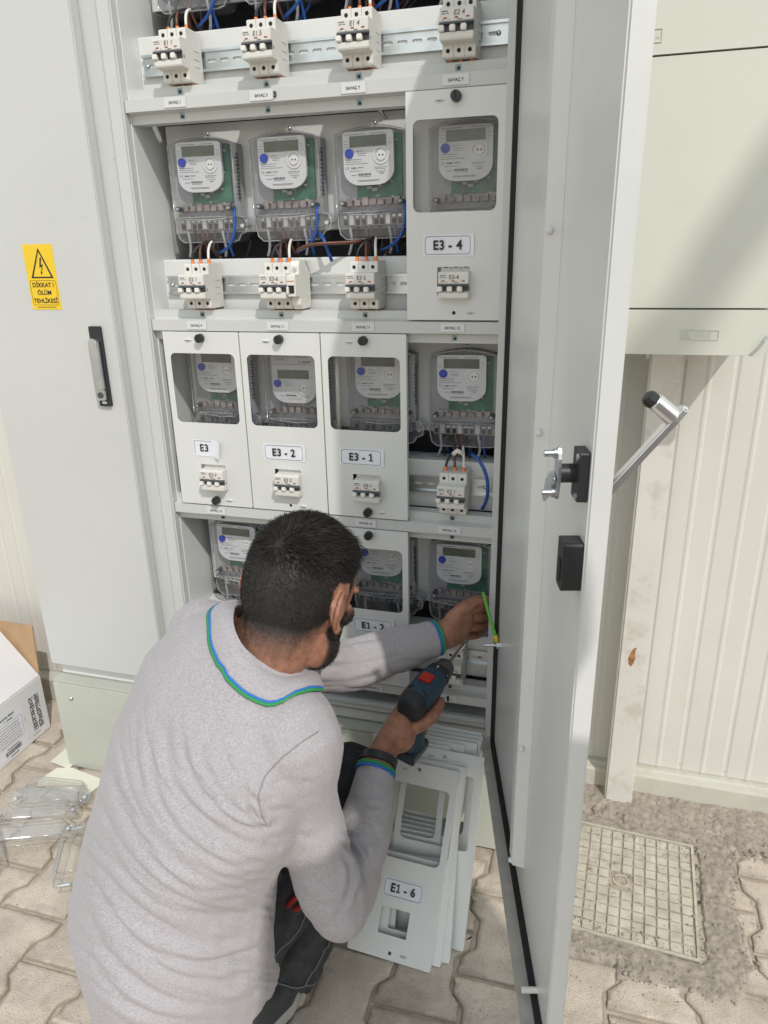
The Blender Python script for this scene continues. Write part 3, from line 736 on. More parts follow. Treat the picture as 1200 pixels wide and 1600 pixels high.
    if kind == 0:
        for i, w_ in enumerate((.034, .032, .047)): line(fx - .0475, .1785 - i * .0047, w_)
        pr.text('CE', .0068, fx - .0475, .1585, yy, center=False); line(fx - .036, .1590, .012, .0035); line(fx - .022, .1600, .012, .002)
        line(fx - .040, .1535, .024); line(fx - .036, .1440, .011, .0015); line(fx - .0215, .1435, .026, .0045); line(fx - .020, .1405, .024)
        line(fx - .024, .1320, .046, .0014); line(fx - .022, .1300, .040, .0010)
        for i, w_ in enumerate((.026, .022)): line(fx + .012, .1590 - i * .0035, w_)
        line(fx + .016, .1500, .020); line(fx + .022, .1455, .009, .002)
    else:
        pr.text('LUNA', .0085, fx - .041, .2235, yy, center=False); pr.text('CE', .0075, fx + .012, .2175, yy, center=False); line(fx + .024, .2180, .020, .004)
        line(fx - .045, .2130, .090); line(fx - .036, .1275, .010); line(fx - .020, .1265, .026, .0045); line(fx - .016, .1185, .034); line(fx + .016, .1250, .022)
    pr.closed = False
    pr.build('print', INK_SOFT, fp)
    # clear front shell
    ol = arch_outline(.074, .062, .251, .016); il = arch_outline(.066, .070, .242, .014)
    mb = MB()
    n = len(ol)
    vs = [(p[0], -.0305, p[1]) for p in ol] + [(p[0], -.047, p[1]) for p in ol] + [(p[0], -.0535, p[1]) for p in il]
    fs = [(i, (i + 1) % n, n + (i + 1) % n, n + i) for i in range(n)] + [(n + i, n + (i + 1) % n, 2 * n + (i + 1) % n, 2 * n + i) for i in range(n)] + [tuple(2 * n + i for i in range(n))]
    mb.add(vs, fs); mb.closed = False
    sh = mb.build('clear_shell', SHELL, t, smooth=25)
    MB().tube([(p[0], -.048, p[1]) for p in ol + ol[:1]], .0013, 6).build('shell_edge', CLEAR_EDGE, sh, smooth=180)
    for s in (-1, 1):
        MB().cyl((s * .060, -.0555, .083), (s * .060, -.031, .083), .0062, n=14).build('shell_screw', SLOT, sh, smooth=40)
        MB().cyl((s * .060, -.0575, .083), (s * .060, -.0553, .083), .0038, n=10).build('screw_head', METER_BASE, sh)
    mb = MB()
    for i in range(13): mb.box(.0742, .0765, -.034 - (i % 2) * .004, -.026, .105 + i * .0085, .109 + i * .0085)
    mb.build('side_catch', SLOT, sh)
    # terminal block under its own clear cover
    tbk = MB().box(-.068, .068, -.036, -.001, .030, .060).build('terminal_block', TERM, t, bevel=.002)
    sl = MB()
    for i in range(10):
        x = -.060 + i * .0128
        sl.box(x - .0042, x + .0042, -.0372, -.0355, .034, .046)
    sl.build('terminal_slot', HOLE, tbk)
    sl = MB()
    for i in range(10):
        x = -.060 + i * .0128
        if i in (1, 4, 7): sl.box(x - .0046, x + .0046, -.0385, -.0358, .034, .058)
        sl.cyl((x, -.0395, .0525), (x, -.0355, .0525), .0034, n=10)
    sl.build('terminal_screw', ZINC, tbk, smooth=40)
    for i, m_ in enumerate((W_GREY, W_BLACK, W_BROWN, W_BROWN, W_BLACK, W_GREY, W_BLUE)):
        x = -.054 + i * .0165 + random.uniform(-.003, .003)
        MB().tube(bez((x, -.030, .036), (x, -.040, .015), (x + random.uniform(-.012, .012), -.034, .0), (x + random.uniform(-.018, .018) * (0.3 if i == 6 else 1), -.015 + random.uniform(-.01, .012), -.035), 8), .0030, 6).build('wire', m_, tbk, smooth=180)
    ol = [(.070, .064), (-.074, .064), (-.076, .040), (-.072, .012), (-.060, .000), (.060, .000), (.074, .004), (.082, .020), (.094, .024), (.098, .046), (.090, .062), (.074, .064)]
    n = len(ol); cx, cz = .004, .034
    vs = [(p[0], -.004, p[1]) for p in ol] + [(p[0], -.042, p[1]) for p in ol] + [(cx + (p[0] - cx) * .90, -.048, cz + (p[1] - cz) * .86) for p in ol]
    fs = [(i, (i + 1) % n, n + (i + 1) % n, n + i) for i in range(n)] + [(n + i, n + (i + 1) % n, 2 * n + (i + 1) % n, 2 * n + i) for i in range(n)] + [tuple(2 * n + i for i in range(n))]
    mb = MB().add(vs, fs); mb.closed = False
    tc = mb.build('terminal_cover', SHELL_LOW, t, smooth=25, bevel=.0012)
    MB().tube([(cx + (p[0] - cx) * .97, -.044, cz + (p[1] - cz) * .97) for p in ol + ol[:1]], .0015, 6).build('cover_edge', CLEAR_EDGE, tc, smooth=180)
    MB().tube([(.066, -.0495, .060), (0, -.0525, .0545), (-.066, -.0495, .060)], .0016, 6).build('cover_ridge', CLEAR_EDGE, tc, smooth=180)
    MB().cyl((.086, -.050, .040), (.086, -.010, .040), .0045, n=12).build('seal_screw', ZINC, tc, smooth=40)
    t.scale = (.92, .95, .755)
    return t
METER_Y = .094
M_OFF = {(0, 1): -.013, (1, 1): -.016, (2, 1): .002, (0, 0): -.009, (1, 0): -.005, (2, 0): -.006, (0, 2): -.006}
def meter_pos(c, k): return (c * CW + .0985 + M_OFF.get((c, k), 0), METER_Y, ZT - RP * k - .225)
m0 = make_meter(0); m1 = make_meter(1)
meters = {
 (0, -1): 'grey meter cut off by the top of the picture above the E1.1 breaker', (1, -1): 'grey meter cut off by the top of the picture above the second breaker',
 (2, -1): 'grey meter just out of sight above the E1 4 breaker', (3, -1): 'grey meter just out of sight above the E2 4 breaker',
 (0, 0): 'uncovered second row meter next to the inner side wall', (1, 0): 'middle of the three uncovered meters in the second row',
 (2, 0): 'uncovered meter with blue button in the second row, beside the E3 - 4 cover', (3, 0): 'meter behind the window of the E3 - 4 cover',
 (0, 1): 'meter behind the clear window of the E3 cover', (2, 1): 'meter behind the window of the E3 - 1 cover, next to a pale cable', (3, 1): 'uncovered meter in the third row between the E3 - 1 cover and the open door',
 (0, 2): 'uncovered meter partly hidden by the man\'s head', (2, 2): 'meter behind the window of the E1 - 2 cover', (3, 2): 'uncovered meter above the hand reaching into the cabinet'}
used = False
for (c, k), lab in meters.items():
    if k == -1 and c > 1: lab = lab
    o = m0 if not used else dup(m0); used = True
    o.location = meter_pos(c, k); o['label'] = lab; o.rotation_euler = (0, R(random.uniform(-.9, .9)), 0)
m1.location = Vector(meter_pos(1, 1)) + Vector((.006, 0, -.006)); m1['label'] = 'meter with a lower set display behind the window of the E3 - 2 cover'
o = dup(m0); o.location = meter_pos(1, 2); o['label'] = 'meter hidden behind the crouching man\'s head'

# ------------------------------------------------------------------ circuit breakers
def make_breaker(hand, print_mark=True):
    t = thing('circuit_breaker', 'x', 'circuit breaker', group='three pole circuit breakers on the rails')
    w2 = .0268
    prof = [(0, -.0418), (-.050, -.0418), (-.0525, -.0395), (-.0525, -.0235), (-.0745, -.0225), (-.0765, -.0205), (-.0765, -.0120), (-.0700, -.0100), (-.0700, .0010), (-.0765, .0030), (-.0765, .0205), (-.0745, .0225), (-.0525, .0235), (-.0525, .0395), (-.050, .0418), (0, .0418)]
    bd = MB().extrude_x(list(reversed(prof)), -w2, w2).build('body', CREAM, t, bevel=.0009)
    MB().box(-w2 + .0004, w2 - .0004, -.0712, -.0699, -.0098, .0008).build('toggle_slot', SLOT, bd)
    lip = MB().add([(-w2 - .0006, -.0770, .0026), (w2 + .0006, -.0770, .0026), (w2 + .0006, -.0790, -.0012), (-w2 - .0006, -.0790, -.0012),
                    (-w2 - .0006, -.0715, .0026), (w2 + .0006, -.0715, .0026), (w2 + .0006, -.0715, -.0012), (-w2 - .0006, -.0715, -.0012)],
                   [(0, 1, 2, 3), (4, 7, 6, 5), (0, 4, 5, 1), (3, 2, 6, 7), (0, 3, 7, 4), (1, 5, 6, 2)])
    lip.build('toggle_bar', SLOT, bd, bevel=.0006)
    for i in range(3):
        x = -w2 + .0089 * 2 * i + .0089 - .0062
        MB().add([(x - .0046, -.0795, -.0016), (x + .0046, -.0795, -.0016), (x + .0046, -.0800, -.0100), (x - .0046, -.0800, -.0100),
                  (x - .0046, -.0705, .0002), (x + .0046, -.0705, .0002), (x + .0046, -.0705, -.0112), (x - .0046, -.0705, -.0112)],
                 [(0, 3, 2, 1), (4, 5, 6, 7), (0, 1, 5, 4), (3, 7, 6, 2), (0, 4, 7, 3), (1, 2, 6, 5)]).build('toggle', CREAM2, t, bevel=.0012)
    for i in range(3):
        for z in (.0320, -.0320):
            MB().prism(circ((i - 1) * .0178, z, .0033, 12), -.0529, -.0523).build('screw_hole', HOLE, bd)
    ln = MB()
    for i in (-1, 1):
        ln.box(i * .0089 - .0003, i * .0089 + .0003, -.05275, -.0520, .0240, .0416); ln.box(i * .0089 - .0003, i * .0089 + .0003, -.05275, -.0520, -.0416, -.0240)
    ln.build('pole_joint', TERM, bd)
    mk = MB()
    for i in range(3): mk.box((i - 1) * .0178 - .0028, (i - 1) * .0178 + .0028, -.0769, -.0764, .0066, .0086)
    mk.build('red_indicator', RED_W, bd)
    pr = MB()
    for i in range(4): pr.box(-.0235 + i * .0026, -.0235 + i * .0026 + .002, -.0768, -.0764, .0158, .0176)
    for x, z, l in ((-.0235, .0130, .006), (-.016, .0130, .004), (-.022, .0050, .002), (-.012, .0050, .0015), (.002, .0045, .007)): pr.box(x, x + l, -.0768, -.0764, z, z + .0011)
    pr.build('print', INK_SOFT, bd)
    sd = MB()
    for z in (-.016, -.004, .009): sd.box(w2 - .0002, w2 + .0003, -.030, -.012, z, z + .0009)
    sd.cyl((w2 - .001, -.0660, -.0055), (w2 + .0006, -.0660, -.0055), .0026, n=10)
    sd.build('side_rivet', TERM, bd)
    for s in (1, -1):
        for i in range(3):
            x = (i - 1) * .0178 + random.uniform(-.001, .001)
            f_ = MB().cyl((x, -.030, s * .0405), (x, -.030, s * .0495), .0042, .0030, n=10).build('ferrule', ORANGE, t, smooth=50)
            if s > 0:
                e = (random.uniform(-.012, .02), random.uniform(-.022, -.010), .075 + random.uniform(-.004, .008))
                pts = bez((x, -.030, .048), (x, -.032, .066), (e[0] * .6 + x * .4, e[1], .078), (e[0], e[1] + .02, .082))
            else:
                pts = bez((x, -.030, -.048), (x + random.uniform(-.003, .003), -.030, -.058), (x + random.uniform(-.010, .010), .0, -.062), (x + random.uniform(-.02, .02), .10, -.080))
            MB().tube(pts, .0026, 7).build('wire', random.choice([W_BLACK, W_GREY, W_BROWN, W_BLACK]) if s < 0 else (W_BLACK, W_BROWN, W_WHITE)[i], f_, smooth=180)
    return t
def hand_text(o, txt, par):
    mk = MB().text(txt, .0098, .003 + random.uniform(-.002, .002), .0108, -.0773, shear=random.uniform(-.1, .2), bold=.0)
    return mk.build('handwriting', PEN, par)
BRK_Y = .0438
def brk_pos(c, k): return (c * CW + .0900, BRK_Y, ZT - RP * k - .305)
B = make_breaker('')
brks = {(0, -1): ('E1 1', 'breaker marked E1 1 on the top rail, nearest the inner side wall'), (1, -1): ('E1.5', 'breaker marked E1.5 on the top rail, second from the inner side wall'),
        (2, -1): ('E1 4', 'breaker marked E1 4 on the top rail, third from the inner side wall'), (3, -1): ('E2 4', 'breaker marked E2 4 on the top rail, nearest the open door'),
        (0, 0): ('E2 1', 'breaker marked E2 1 under the first uncovered meter of the second row'), (1, 0): ('E3-6', 'breaker with a side module and copper wires, on the second rail'),
        (2, 0): ('E3 5', 'breaker marked E3 5 on the second rail beside the E3 - 4 cover'), (3, 0): ('E3-4', 'breaker poking through the opening of the E3 - 4 cover with a bare slot beside it'),
        (0, 1): ('E3-3', 'breaker poking through the opening of the E3 cover'), (1, 1): ('E3 2', 'breaker poking through the opening of the E3 - 2 cover above the man\'s head'),
        (2, 1): ('E3-1', 'breaker poking through the opening of the E3 - 1 cover beside the bare DIN rail'), (3, 1): ('E2 1', 'uncovered breaker with a looping blue wire beside the E3 - 1 cover'),
        (2, 2): ('E1-2', 'breaker behind the sleeve in the E1 - 2 cover'), (3, 2): ('E1 6', 'breaker under the reaching hand in front of the drill bit')}
first = True
for (c, k), (txt, lab) in brks.items():
    o = B if first else dup(B, skip=('handwriting',)); first = False
    o.location = brk_pos(c, k); o['label'] = lab
    body = [ch for ch in o.children if ch.name.split('.')[0] == 'body'][0]
    hand_text(o, txt, body)
    if (c, k) == (1, 0):                                   # extra auxiliary module on its side
        prof = [(0, -.043), (-.046, -.043), (-.054, -.034), (-.054, -.020), (-.076, -.018), (-.076, .020), (-.054, .022), (-.054, .036), (-.050, .0445), (0, .0445)]
        am = MB().extrude_x(list(reversed(prof)), .0274, .0448).build('side_module', CREAM2, o, bevel=.001)
        MB().box(.0300, .0420, -.0775, -.0758, -.0120, .0020).build('module_slot', HOLE, am)
        MB().box(.0290, .0330, -.0830, -.0758, -.0130, .0000).build('module_toggle', CREAM2, am, bevel=.001)
        MB().cyl((.036, -.0560, .029), (.036, -.0535, .029), .0045, n=12).build('module_screw', ZINC, am)
        MB().box(.0290, .0430, -.0768, -.0758, .0090, .0100).build('red_line', RED, am)
    if (c, k) == (3, 1):
        MB().tube(bez((.030, -.020, .075), (.075, -.045, .055), (.072, -.045, -.010), (.052, -.010, -.040), 16), .0034, 8).build('loop_wire', W_BLUE, o, smooth=180)
        MB().tube([(-.002, -.040, .078), (.006, -.044, .086), (.016, -.040, .080)], .0048, 8).build('cable_tie', W_WHITE, o, smooth=180)
# loose wiring in the gaps behind the rails, one bundle per row and column
k_ = 0
for k in range(-1, 3):
    for c in range(4):
        x = c * CW + .09; z = ZT - RP * k
        bn = None
        for j in range(9):
            xa = x + random.uniform(-.07, .07); za = z - random.uniform(.205, .235); xb = x + random.uniform(-.075, .075); zb = z - random.uniform(.36, .40)
            ya = random.uniform(.10, .17); yb = random.uniform(.05, .16)
            m_ = random.choice([W_BLACK, W_BLACK, W_BLACK, W_BLACK, W_GREY, W_BROWN, W_BLUE])
            up = j < 5
            if up: pts = bez((xa, ya, z - .215), (xa + random.uniform(-.04, .04), .07 + random.uniform(0, .06), z - .235), (x + random.uniform(-.05, .05), .10, z - .25), (x + random.uniform(-.06, .06), .14, z - .30), 10)
            else: pts = bez((xa, .13, z - .30), (xa, yb, z - .355), (xb, yb, zb + .01), (xb + random.uniform(-.03, .03), .15, zb - .05), 10)
            MB().tube(pts, .0028, 6).build('wire', m_, cab, smooth=180, world=True)
    for c in (0, 1, 2):
        x = c * CW + .155; z = ZT - RP * k
        MB().tube(bez((x, .045, z - .165), (x + .004, .040, z - .220), (x - .01, .040, z - .235), (x - .055, .07, z - .245), 10), .0028, 7).build('wire', W_BLUE, cab, smooth=180, world=True)
z = ZT
MB().tube(bez((.295, .012, z - .243), (.33, -.01, z - .225), (.36, .02, z - .235), (.41, .05, z - .228), 12), .0034, 7).build('wire', W_BROWN, cab, smooth=180, world=True)
MB().tube(bez((.325, .05, z - .215), (.345, .02, z - .215), (.350, .015, z - .235), (.352, .04, z - .262), 12), .0034, 7).build('wire', W_BLUE, cab, smooth=180, world=True)

# ------------------------------------------------------------------ meter covers
def make_cover(text, label, knob_top=True, knob_bot=False, pane=True, lx=0.0, lw=.045, torn=False, lz=0.0, group='sheet metal meter covers'):
    """origin: middle of the lower edge, front toward -y"""
    t = thing('meter_cover', label, 'meter cover', group=group)
    hw = CW / 2 - .0012
    win = rrect(-.0715, .0715, .180, .3225, .011); bw = rrect(-.0285, .0292, .0425, .0905, .0015)
    hb_ = circ(.002, .0125, .0034, 12); ht = circ(.002, .3530, .0040, 12)
    mb = MB().prism(rrect(-hw, hw, 0, CH, .0015), -.0012, .0, [win, bw, hb_, ht])
    for s in (-1, 1): mb.box(min(s * hw, s * (hw - .0012)), max(s * hw, s * (hw - .0012)), .0001, .0120, .002, CH - .002)
    mb.box(-hw + .002, hw - .002, .0001, .0085, .0005, .0016); mb.box(-hw + .002, hw - .002, .0001, .0085, CH - .0016, CH - .0005)
    pl = mb.build('plate', COVER_SHADE_LIFT, t, bevel=.0005)
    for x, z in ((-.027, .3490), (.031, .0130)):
        MB().ell((x, -.0012, z), ((.0085, 0, 0), (0, .0032, 0), (0, 0, .0026)), 12, 6).build('lifting_loop', COVER_SHADE_LIFT, pl, smooth=60)
        MB().ell((x, -.0034, z - .0002), ((.0060, 0, 0), (0, .0012, 0), (0, 0, .0008)), 10, 4).build('loop_slit', SLOT, pl)
    if pane: MB().prism(rrect(-.077, .077, .174, .329, .004), .0006, .0026).build('window_pane', CLEAR, t)
    for on, z in ((knob_top, .3530), (knob_bot, .0125)):
        if on:
            kn = MB().cyl((.002, -.0140, z), (.002, -.0014, z), .0082, .0088, n=24).build('knob', BLACK, t, smooth=35, bevel=.001)
            MB().box(.002 - .0011, .002 + .0011, -.0146, -.0139, z - .006, z + .006, M=None).build('knob_slot', HOLE, kn)
            MB().cyl((.002, -.001, z), (.002, .012, z), .003, n=8).build('knob_stem', BLACK, kn)
    if text:
        z0, z1 = .1085 + lz, .1445 + lz
        sx0, sx1 = lx - lw, lx + lw
        if torn:
            mb = MB().add([(sx0, -.0020, z0), (sx1 - .022, -.0020, z0), (sx1 - .020, -.0020, z1), (sx0, -.0020, z1),
                           (sx1 - .006, -.0100, z0 - .004), (sx1 - .001, -.0105, z1 - .004), (sx1 - .010, -.0035, z1 - .001), (sx1 - .016, -.0060, z0 - .002)],
                          [(0, 1, 2, 3), (1, 7, 6, 2), (7, 4, 5, 6)]); mb.closed = False
        else:
            mb = MB().add([(sx0, -.0018, z0), (sx0 + .010, -.0016, z0), (sx1 - .010, -.0016, z0), (sx1, -.0026, z0), (sx1, -.0030, z1), (sx1 - .010, -.0016, z1), (sx0 + .010, -.0016, z1), (sx0, -.0018, z1)],
                          [(0, 1, 6, 7), (1, 2, 5, 6), (2, 3, 4, 5)]); mb.closed = False
        sl = mb.build('number_label', LABEL, t, smooth=180)
        pr = MB(); pr.closed = False
        q = .0035
        if not torn:
            pr.prism(rrect(sx0 + q, sx1 - q - .003, z0 + q * .8, z1 - q, .005), -.0023, -.00205, [rrect(sx0 + q + .0006, sx1 - q - .0036, z0 + q * .8 + .0006, z1 - q - .0006, .0045)])
            label_text(pr, text, .0215, lx - .001, z0 + .0108, -.0033, xs=.92)
        else:
            pr.prism([(sx0 + q, z0 + q), (sx0 + q + .0006, z0 + q), (sx0 + q + .0006, z1 - q), (sx1 - .024, z1 - q), (sx1 - .024, z1 - q + .0006), (sx0 + q, z1 - q + .0006)], -.0024, -.0021)
            label_text(pr, text, .0215, sx0 + .026, z0 + .0108, -.0026, xs=.92)
        pr.build('label_print', INK, sl)
    return t
def place_cover(c, k, *a, **kw):
    t = make_cover(*a, **kw); t.location = (c * CW + .0865, -.0135, ZT - RP * k - CH); return t
place_cover(3, 0, 'E3 - 4', 'grey sheet metal cover with white E3 - 4 label, topmost and nearest the open door', True, False, lx=-.009)
place_cover(0, 1, 'E3', 'grey sheet metal cover with a peeling white E3 label', True, True, lx=-.008, lw=.034, torn=True)
place_cover(1, 1, 'E3 - 2', 'grey sheet metal cover with white E3 - 2 label, between its two closed neighbours', True, False, lx=-.004, lw=.046)
place_cover(2, 1, 'E3 - 1', 'grey sheet metal cover with white E3 - 1 label, next to the bare meter', True, True, lx=-.009, lw=.046)
place_cover(2, 2, 'E1 - 2', 'grey sheet metal cover with white E1 - 2 label beside the man\'s face', True, False, lx=.006, lw=.046, lz=.016)

MB().tube([(.358, .030, ZT - RP - .02), (.3565, .032, ZT - RP - .12), (.356, .03, ZT - RP - .23)], .0042, 8).build('pale_cable', W_WHITE, cab, smooth=180, world=True)
# ------------------------------------------------------------------ covers stacked against the plinth
stack = [((.635, -.366), (.648, -.150), 'E1 - 6', 'grey cover with white E1 - 6 label at the front of the stack on the paving'),
         ((.652, -.350), (.660, -.137), None, 'blank grey cover right behind the E1 - 6 cover in the stack'),
         ((.667, -.338), (.650, -.128), None, 'blank grey cover third from the front of the leaning stack'),
         ((.688, -.306), (.694, -.118), None, 'blank grey cover whose sunlit edge sticks out furthest towards the open door'),
         ((.618, -.288), (.620, -.106), None, 'blank grey cover in the middle of the stack, shifted towards the man'),
         ((.648, -.274), (.650, -.098), None, 'blank grey cover behind the one shifted towards the man'),
         ((.672, -.262), (.674, -.090), None, 'blank grey cover fourth from the plinth in the leaning stack'),
         ((.678, -.250), (.680, -.077), None, 'blank grey cover third from the plinth with its top hole showing'),
         ((.678, -.238), (.682, -.064), None, 'blank grey cover second from the plinth with its top hole showing'),
         ((.672, -.225), (.678, -.051), None, 'blank grey cover resting directly on the plinth')]
for (bx, by), (tx, ty), txt, lab in stack:
    t = make_cover(txt, lab, False, False, pane=False, lx=.010, lw=.043, group='covers stacked on the paving')
    up = Vector((tx - bx, ty - by, 0)); up.z = math.sqrt(CH ** 2 - up.length_squared); up.normalize()
    xa = Vector((1, -.06, 0)); xa = (xa - up * xa.dot(up)).normalized(); ya = up.cross(xa)
    M = Matrix((xa, ya, up)).transposed()
    t.rotation_euler = M.to_euler(); t.location = Vector((bx, by, .001)) - xa * (CW / 2 - .001)
    if txt is None and random.random() < .5:
        MB().prism(rrect(-.045, .04, .108, .143, .003), -.0018, -.0013).build('number_label', LABEL, t)

# ------------------------------------------------------------------ white carton with printed end
CARD = mat('kraft_cardboard', (0.42, 0.27, 0.155), 0.85, var=0.12, vscale=12, bump=0.12, bscale=300)
WCARD = mat('white_carton_board', (0.74, 0.735, 0.74), 0.6, var=0.03, vscale=10)
bx = thing('carton', 'white carton with printed labels and a raised brown inner flap on the paving', 'box', (-.72, -.10, 0))
def bb(mb, n_, m_, par=None, **kw): return mb.build(n_, m_, par or bx, world=True, **kw)
face = bb(MB().box(-.5955, -.592, -.40, .0955, .001, .172), 'end_panel', WCARD, bevel=.0008)
bb(MB().box(-.93, -.5957, -.40, -.397, .001, .170), 'side_panel', WCARD)
bb(MB().box(-.93, -.5957, .0935, .0965, .001, .170), 'side_panel', CARD)
bb(MB().box(-.933, -.9302, -.40, .0965, .001, .170), 'end_panel', CARD)
bb(MB().box(-.930, -.596, -.3968, .0932, .001, .005), 'bottom_panel', CARD)
M_ = Matrix.Translation((-.5945, 0, .1735)) @ Matrix.Rotation(R(-129), 4, 'Y')
fl = bb(MB().box(0, .165, -.40, .094, -.0015, .0015, M=M_), 'top_flap', WCARD, bevel=.0006)
mb = MB().text('ENGU.2', .013, 0, 0, 0, center=False, M=M_ @ Matrix.Translation((.060, -.055, .0018)) @ Matrix.Rotation(R(90), 4, 'Z') @ Matrix.Rotation(R(-90), 4, 'X'))
bb(mb, 'flap_print', INK_SOFT, fl)
M2 = Matrix.Translation((0, .0968, .168)) @ Matrix.Rotation(R(-6), 4, 'X')
bb(MB().add([M2 @ Vector(p) for p in ((-.93, .0, 0), (-.597, .0, 0), (-.602, 0, .152), (-.915, 0, .160), (-.93, .004, 0), (-.597, .004, 0), (-.602, .004, .152), (-.915, .004, .160))],
            [(0, 1, 2, 3), (7, 6, 5, 4), (0, 4, 5, 1), (1, 5, 6, 2), (2, 6, 7, 3), (3, 7, 4, 0)]), 'inner_flap', CARD, bevel=.0005)
pl = MB().box(-.5918, -.5914, -.125, .010, .012, .145); ll = bb(pl, 'address_label', LABEL, face)
MP = Matrix.Translation((-.5911, 0, 0)) @ Matrix.Rotation(R(90), 4, 'Z')            # local x runs along world y on the end panel
pr = MB(); pr.closed = False
def bar(x, z, w_, h_): pr.add([MP @ Vector(p) for p in ((x, 0, z), (x + w_, 0, z), (x + w_, 0, z + h_), (x, 0, z + h_))], [(0, 1, 2, 3)])
for r_ in range(13):                                                       # two columns of dense code print
    for c in range(2):
        x = .036 + c * .021; n_ = 6
        for i in range(n_):
            if random.random() < .85: bar(x + i * .0028, .028 + r_ * .0082, .0021, .0058)
bar(.028, .017, .030, .0012)
x = -.072
while x < -.015:
    w_ = random.choice([.0006, .001, .0016]); bar(x, .020, w_, .013); x += w_ + random.choice([.0007, .0012])
bar(-.058, .012, .030, .0025); bar(-.066, .0365, .044, .0022)
pr.text('Electricity Meter', .0085, -.075, .128, 0, center=False, M=MP, bold=.03); pr.text('1 - 3P4W', .0075, -.055, .116, 0, center=False, M=MP, bold=.03)
for r_ in range(7):
    x = -.082
    while x < -.008:
        l = random.uniform(.002, .009); bar(x, .052 + r_ * .0078, l, .0016); x += l + .0016
for a, b, c, d in ((-.085, .108, .088, .0006), (-.085, .048, .088, .0006), (.0025, .048, .0006, .06), (-.0855, .048, .0006, .06), (.012, .075, .0008, .018)): bar(a, b, c, d)
pr.add([MP @ Vector((-.108 + a, 0, .045 + b)) for a, b in circ(0, 0, .012, 18)], [tuple(range(18))])
bb(pr, 'label_print', INK, face)

# ------------------------------------------------------------------ clear terminal covers on the paving
def make_clear(label):
    """a clear tray 150 mm long, 45 wide, 40 high with an ear at both ends; long side along x"""
    t = thing('clear_terminal_cover', label, 'plastic cover', group='clear plastic terminal covers on the paving')
    def ring(hx, hy, z, c): return [(hx, -hy + c, z), (hx, hy - c, z), (hx - c, hy, z), (-hx + c, hy, z), (-hx, hy - c, z), (-hx, -hy + c, z), (-hx + c, -hy, z), (hx - c, -hy, z)]
    rs = [ring(.074, .032, .001, .006), ring(.073, .031, .030, .006), ring(.070, .026, .038, .008), ring(.060, .018, .041, .008)]
    mb = MB(); n = 8; vs = [p for r_ in rs for p in r_]
    fs = [(i * n + j, i * n + (j + 1) % n, (i + 1) * n + (j + 1) % n, (i + 1) * n + j) for i in range(3) for j in range(n)] + [tuple(24 + j for j in range(8))]
    mb.add(vs, fs); mb.closed = False
    mb.build('tray', CLEAR2, t, smooth=35, bevel=.002)
    for rg_, nm in ((rs[0], 'rim'), (rs[2], 'top_edge')): MB().tube(rg_ + rg_[:1], .0011, 5).build(nm, CLEAR_EDGE, t, smooth=180)
    for s in (-1, 1):
        MB().tube([(p[0] + s * .084, -.012, p[1]) for p in circ(0, .016, .0145, 9)], .0011, 5).build('ear_edge', CLEAR_EDGE, t, smooth=180)
        e = MB().prism([(p[0] + s * .084, p[1]) for p in circ(0, .016, .0145, 8)], -.012, .012, [[(p[0] + s * .084, p[1]) for p in circ(0, .016, .0055, 8)]])
        e.build('screw_ear', CLEAR2, t, bevel=.0015)
        MB().cyl((s * .084, -.014, .016), (s * .084, .010, .016), .0040, n=10).build('captive_screw', ZINC, t, smooth=40)
    for y in (-.012, .012):
        MB().box(-.066, .066, y - .0006, y + .0006, .004, .036).build('rib', CLEAR2, t)
    return t
tcs = [((-.375, -.150), 6, 'clear plastic terminal cover lying against the paper scrap'), ((-.345, -.196), 16, 'clear plastic terminal cover second from the paper scrap'),
       ((-.345, -.250), 21, 'clear plastic terminal cover in the middle of the row with a bright glint'), ((-.312, -.310), 24, 'clear plastic terminal cover lowest in the row, on the paving'),
       ((-.200, -.310), -62, 'clear plastic terminal cover standing by the man\'s shirt'), ((-.405, -.345), -40, 'clear plastic terminal cover cut off by the edge of the picture')]
t0 = make_clear(tcs[0][2])
for i, ((x, y), a, lab) in enumerate(tcs):
    o = t0 if i == 0 else dup(t0, label=lab)
    o.location = (x, y, .002 + .004 * (i % 2)); o.rotation_euler = (R(random.uniform(-4, 4)) + (R(-58) if i in (2, 3) else 0) + (R(-35) if i == 1 else 0), R(random.uniform(-2, 2)), R(a))
    if i in (1, 2, 3): o.location.z += .024
PAPER = mat('cream_paper_scrap', (0.74, 0.735, 0.62), 0.7, var=0.03, vscale=20)
def scrap(pts, label, zz):
    o = MB().prism(pts, 0, .0014, M=Matrix.Rotation(R(-90), 4, 'X') ).build('board_scrap', PAPER, bevel=.0004)
    # the prism lies in x,z: turn it to the ground, y = z
    o.location = (0, 0, zz); return tag(o, label, 'board scrap', 'board scraps by the plinth')
scrap([(-.482, -.040), (-.415, -.052), (-.405, .016), (-.478, .016)], 'small triangular cream board scrap sticking out under the corner of the plinth', .006)
s_ = scrap([(-.452, -.128), (-.300, -.118), (-.290, -.066), (-.410, -.045), (-.448, -.056), (-.462, -.110)], 'larger cream board scrap under the clear plastic covers', .005)
concrete_bit('concrete_block', 'low pale concrete block under the plinth corner nearest the open door', 'concrete block', [(.640, -.150), (.762, -.152), (.756, -.042), (.650, -.042)], -.02, .024, mat('pale_concrete', (.70, .67, .57), .85, var=.12, vscale=25, bump=.3, bscale=260, dirt=(.38, .31, .24), damt=.5, dscale=20))

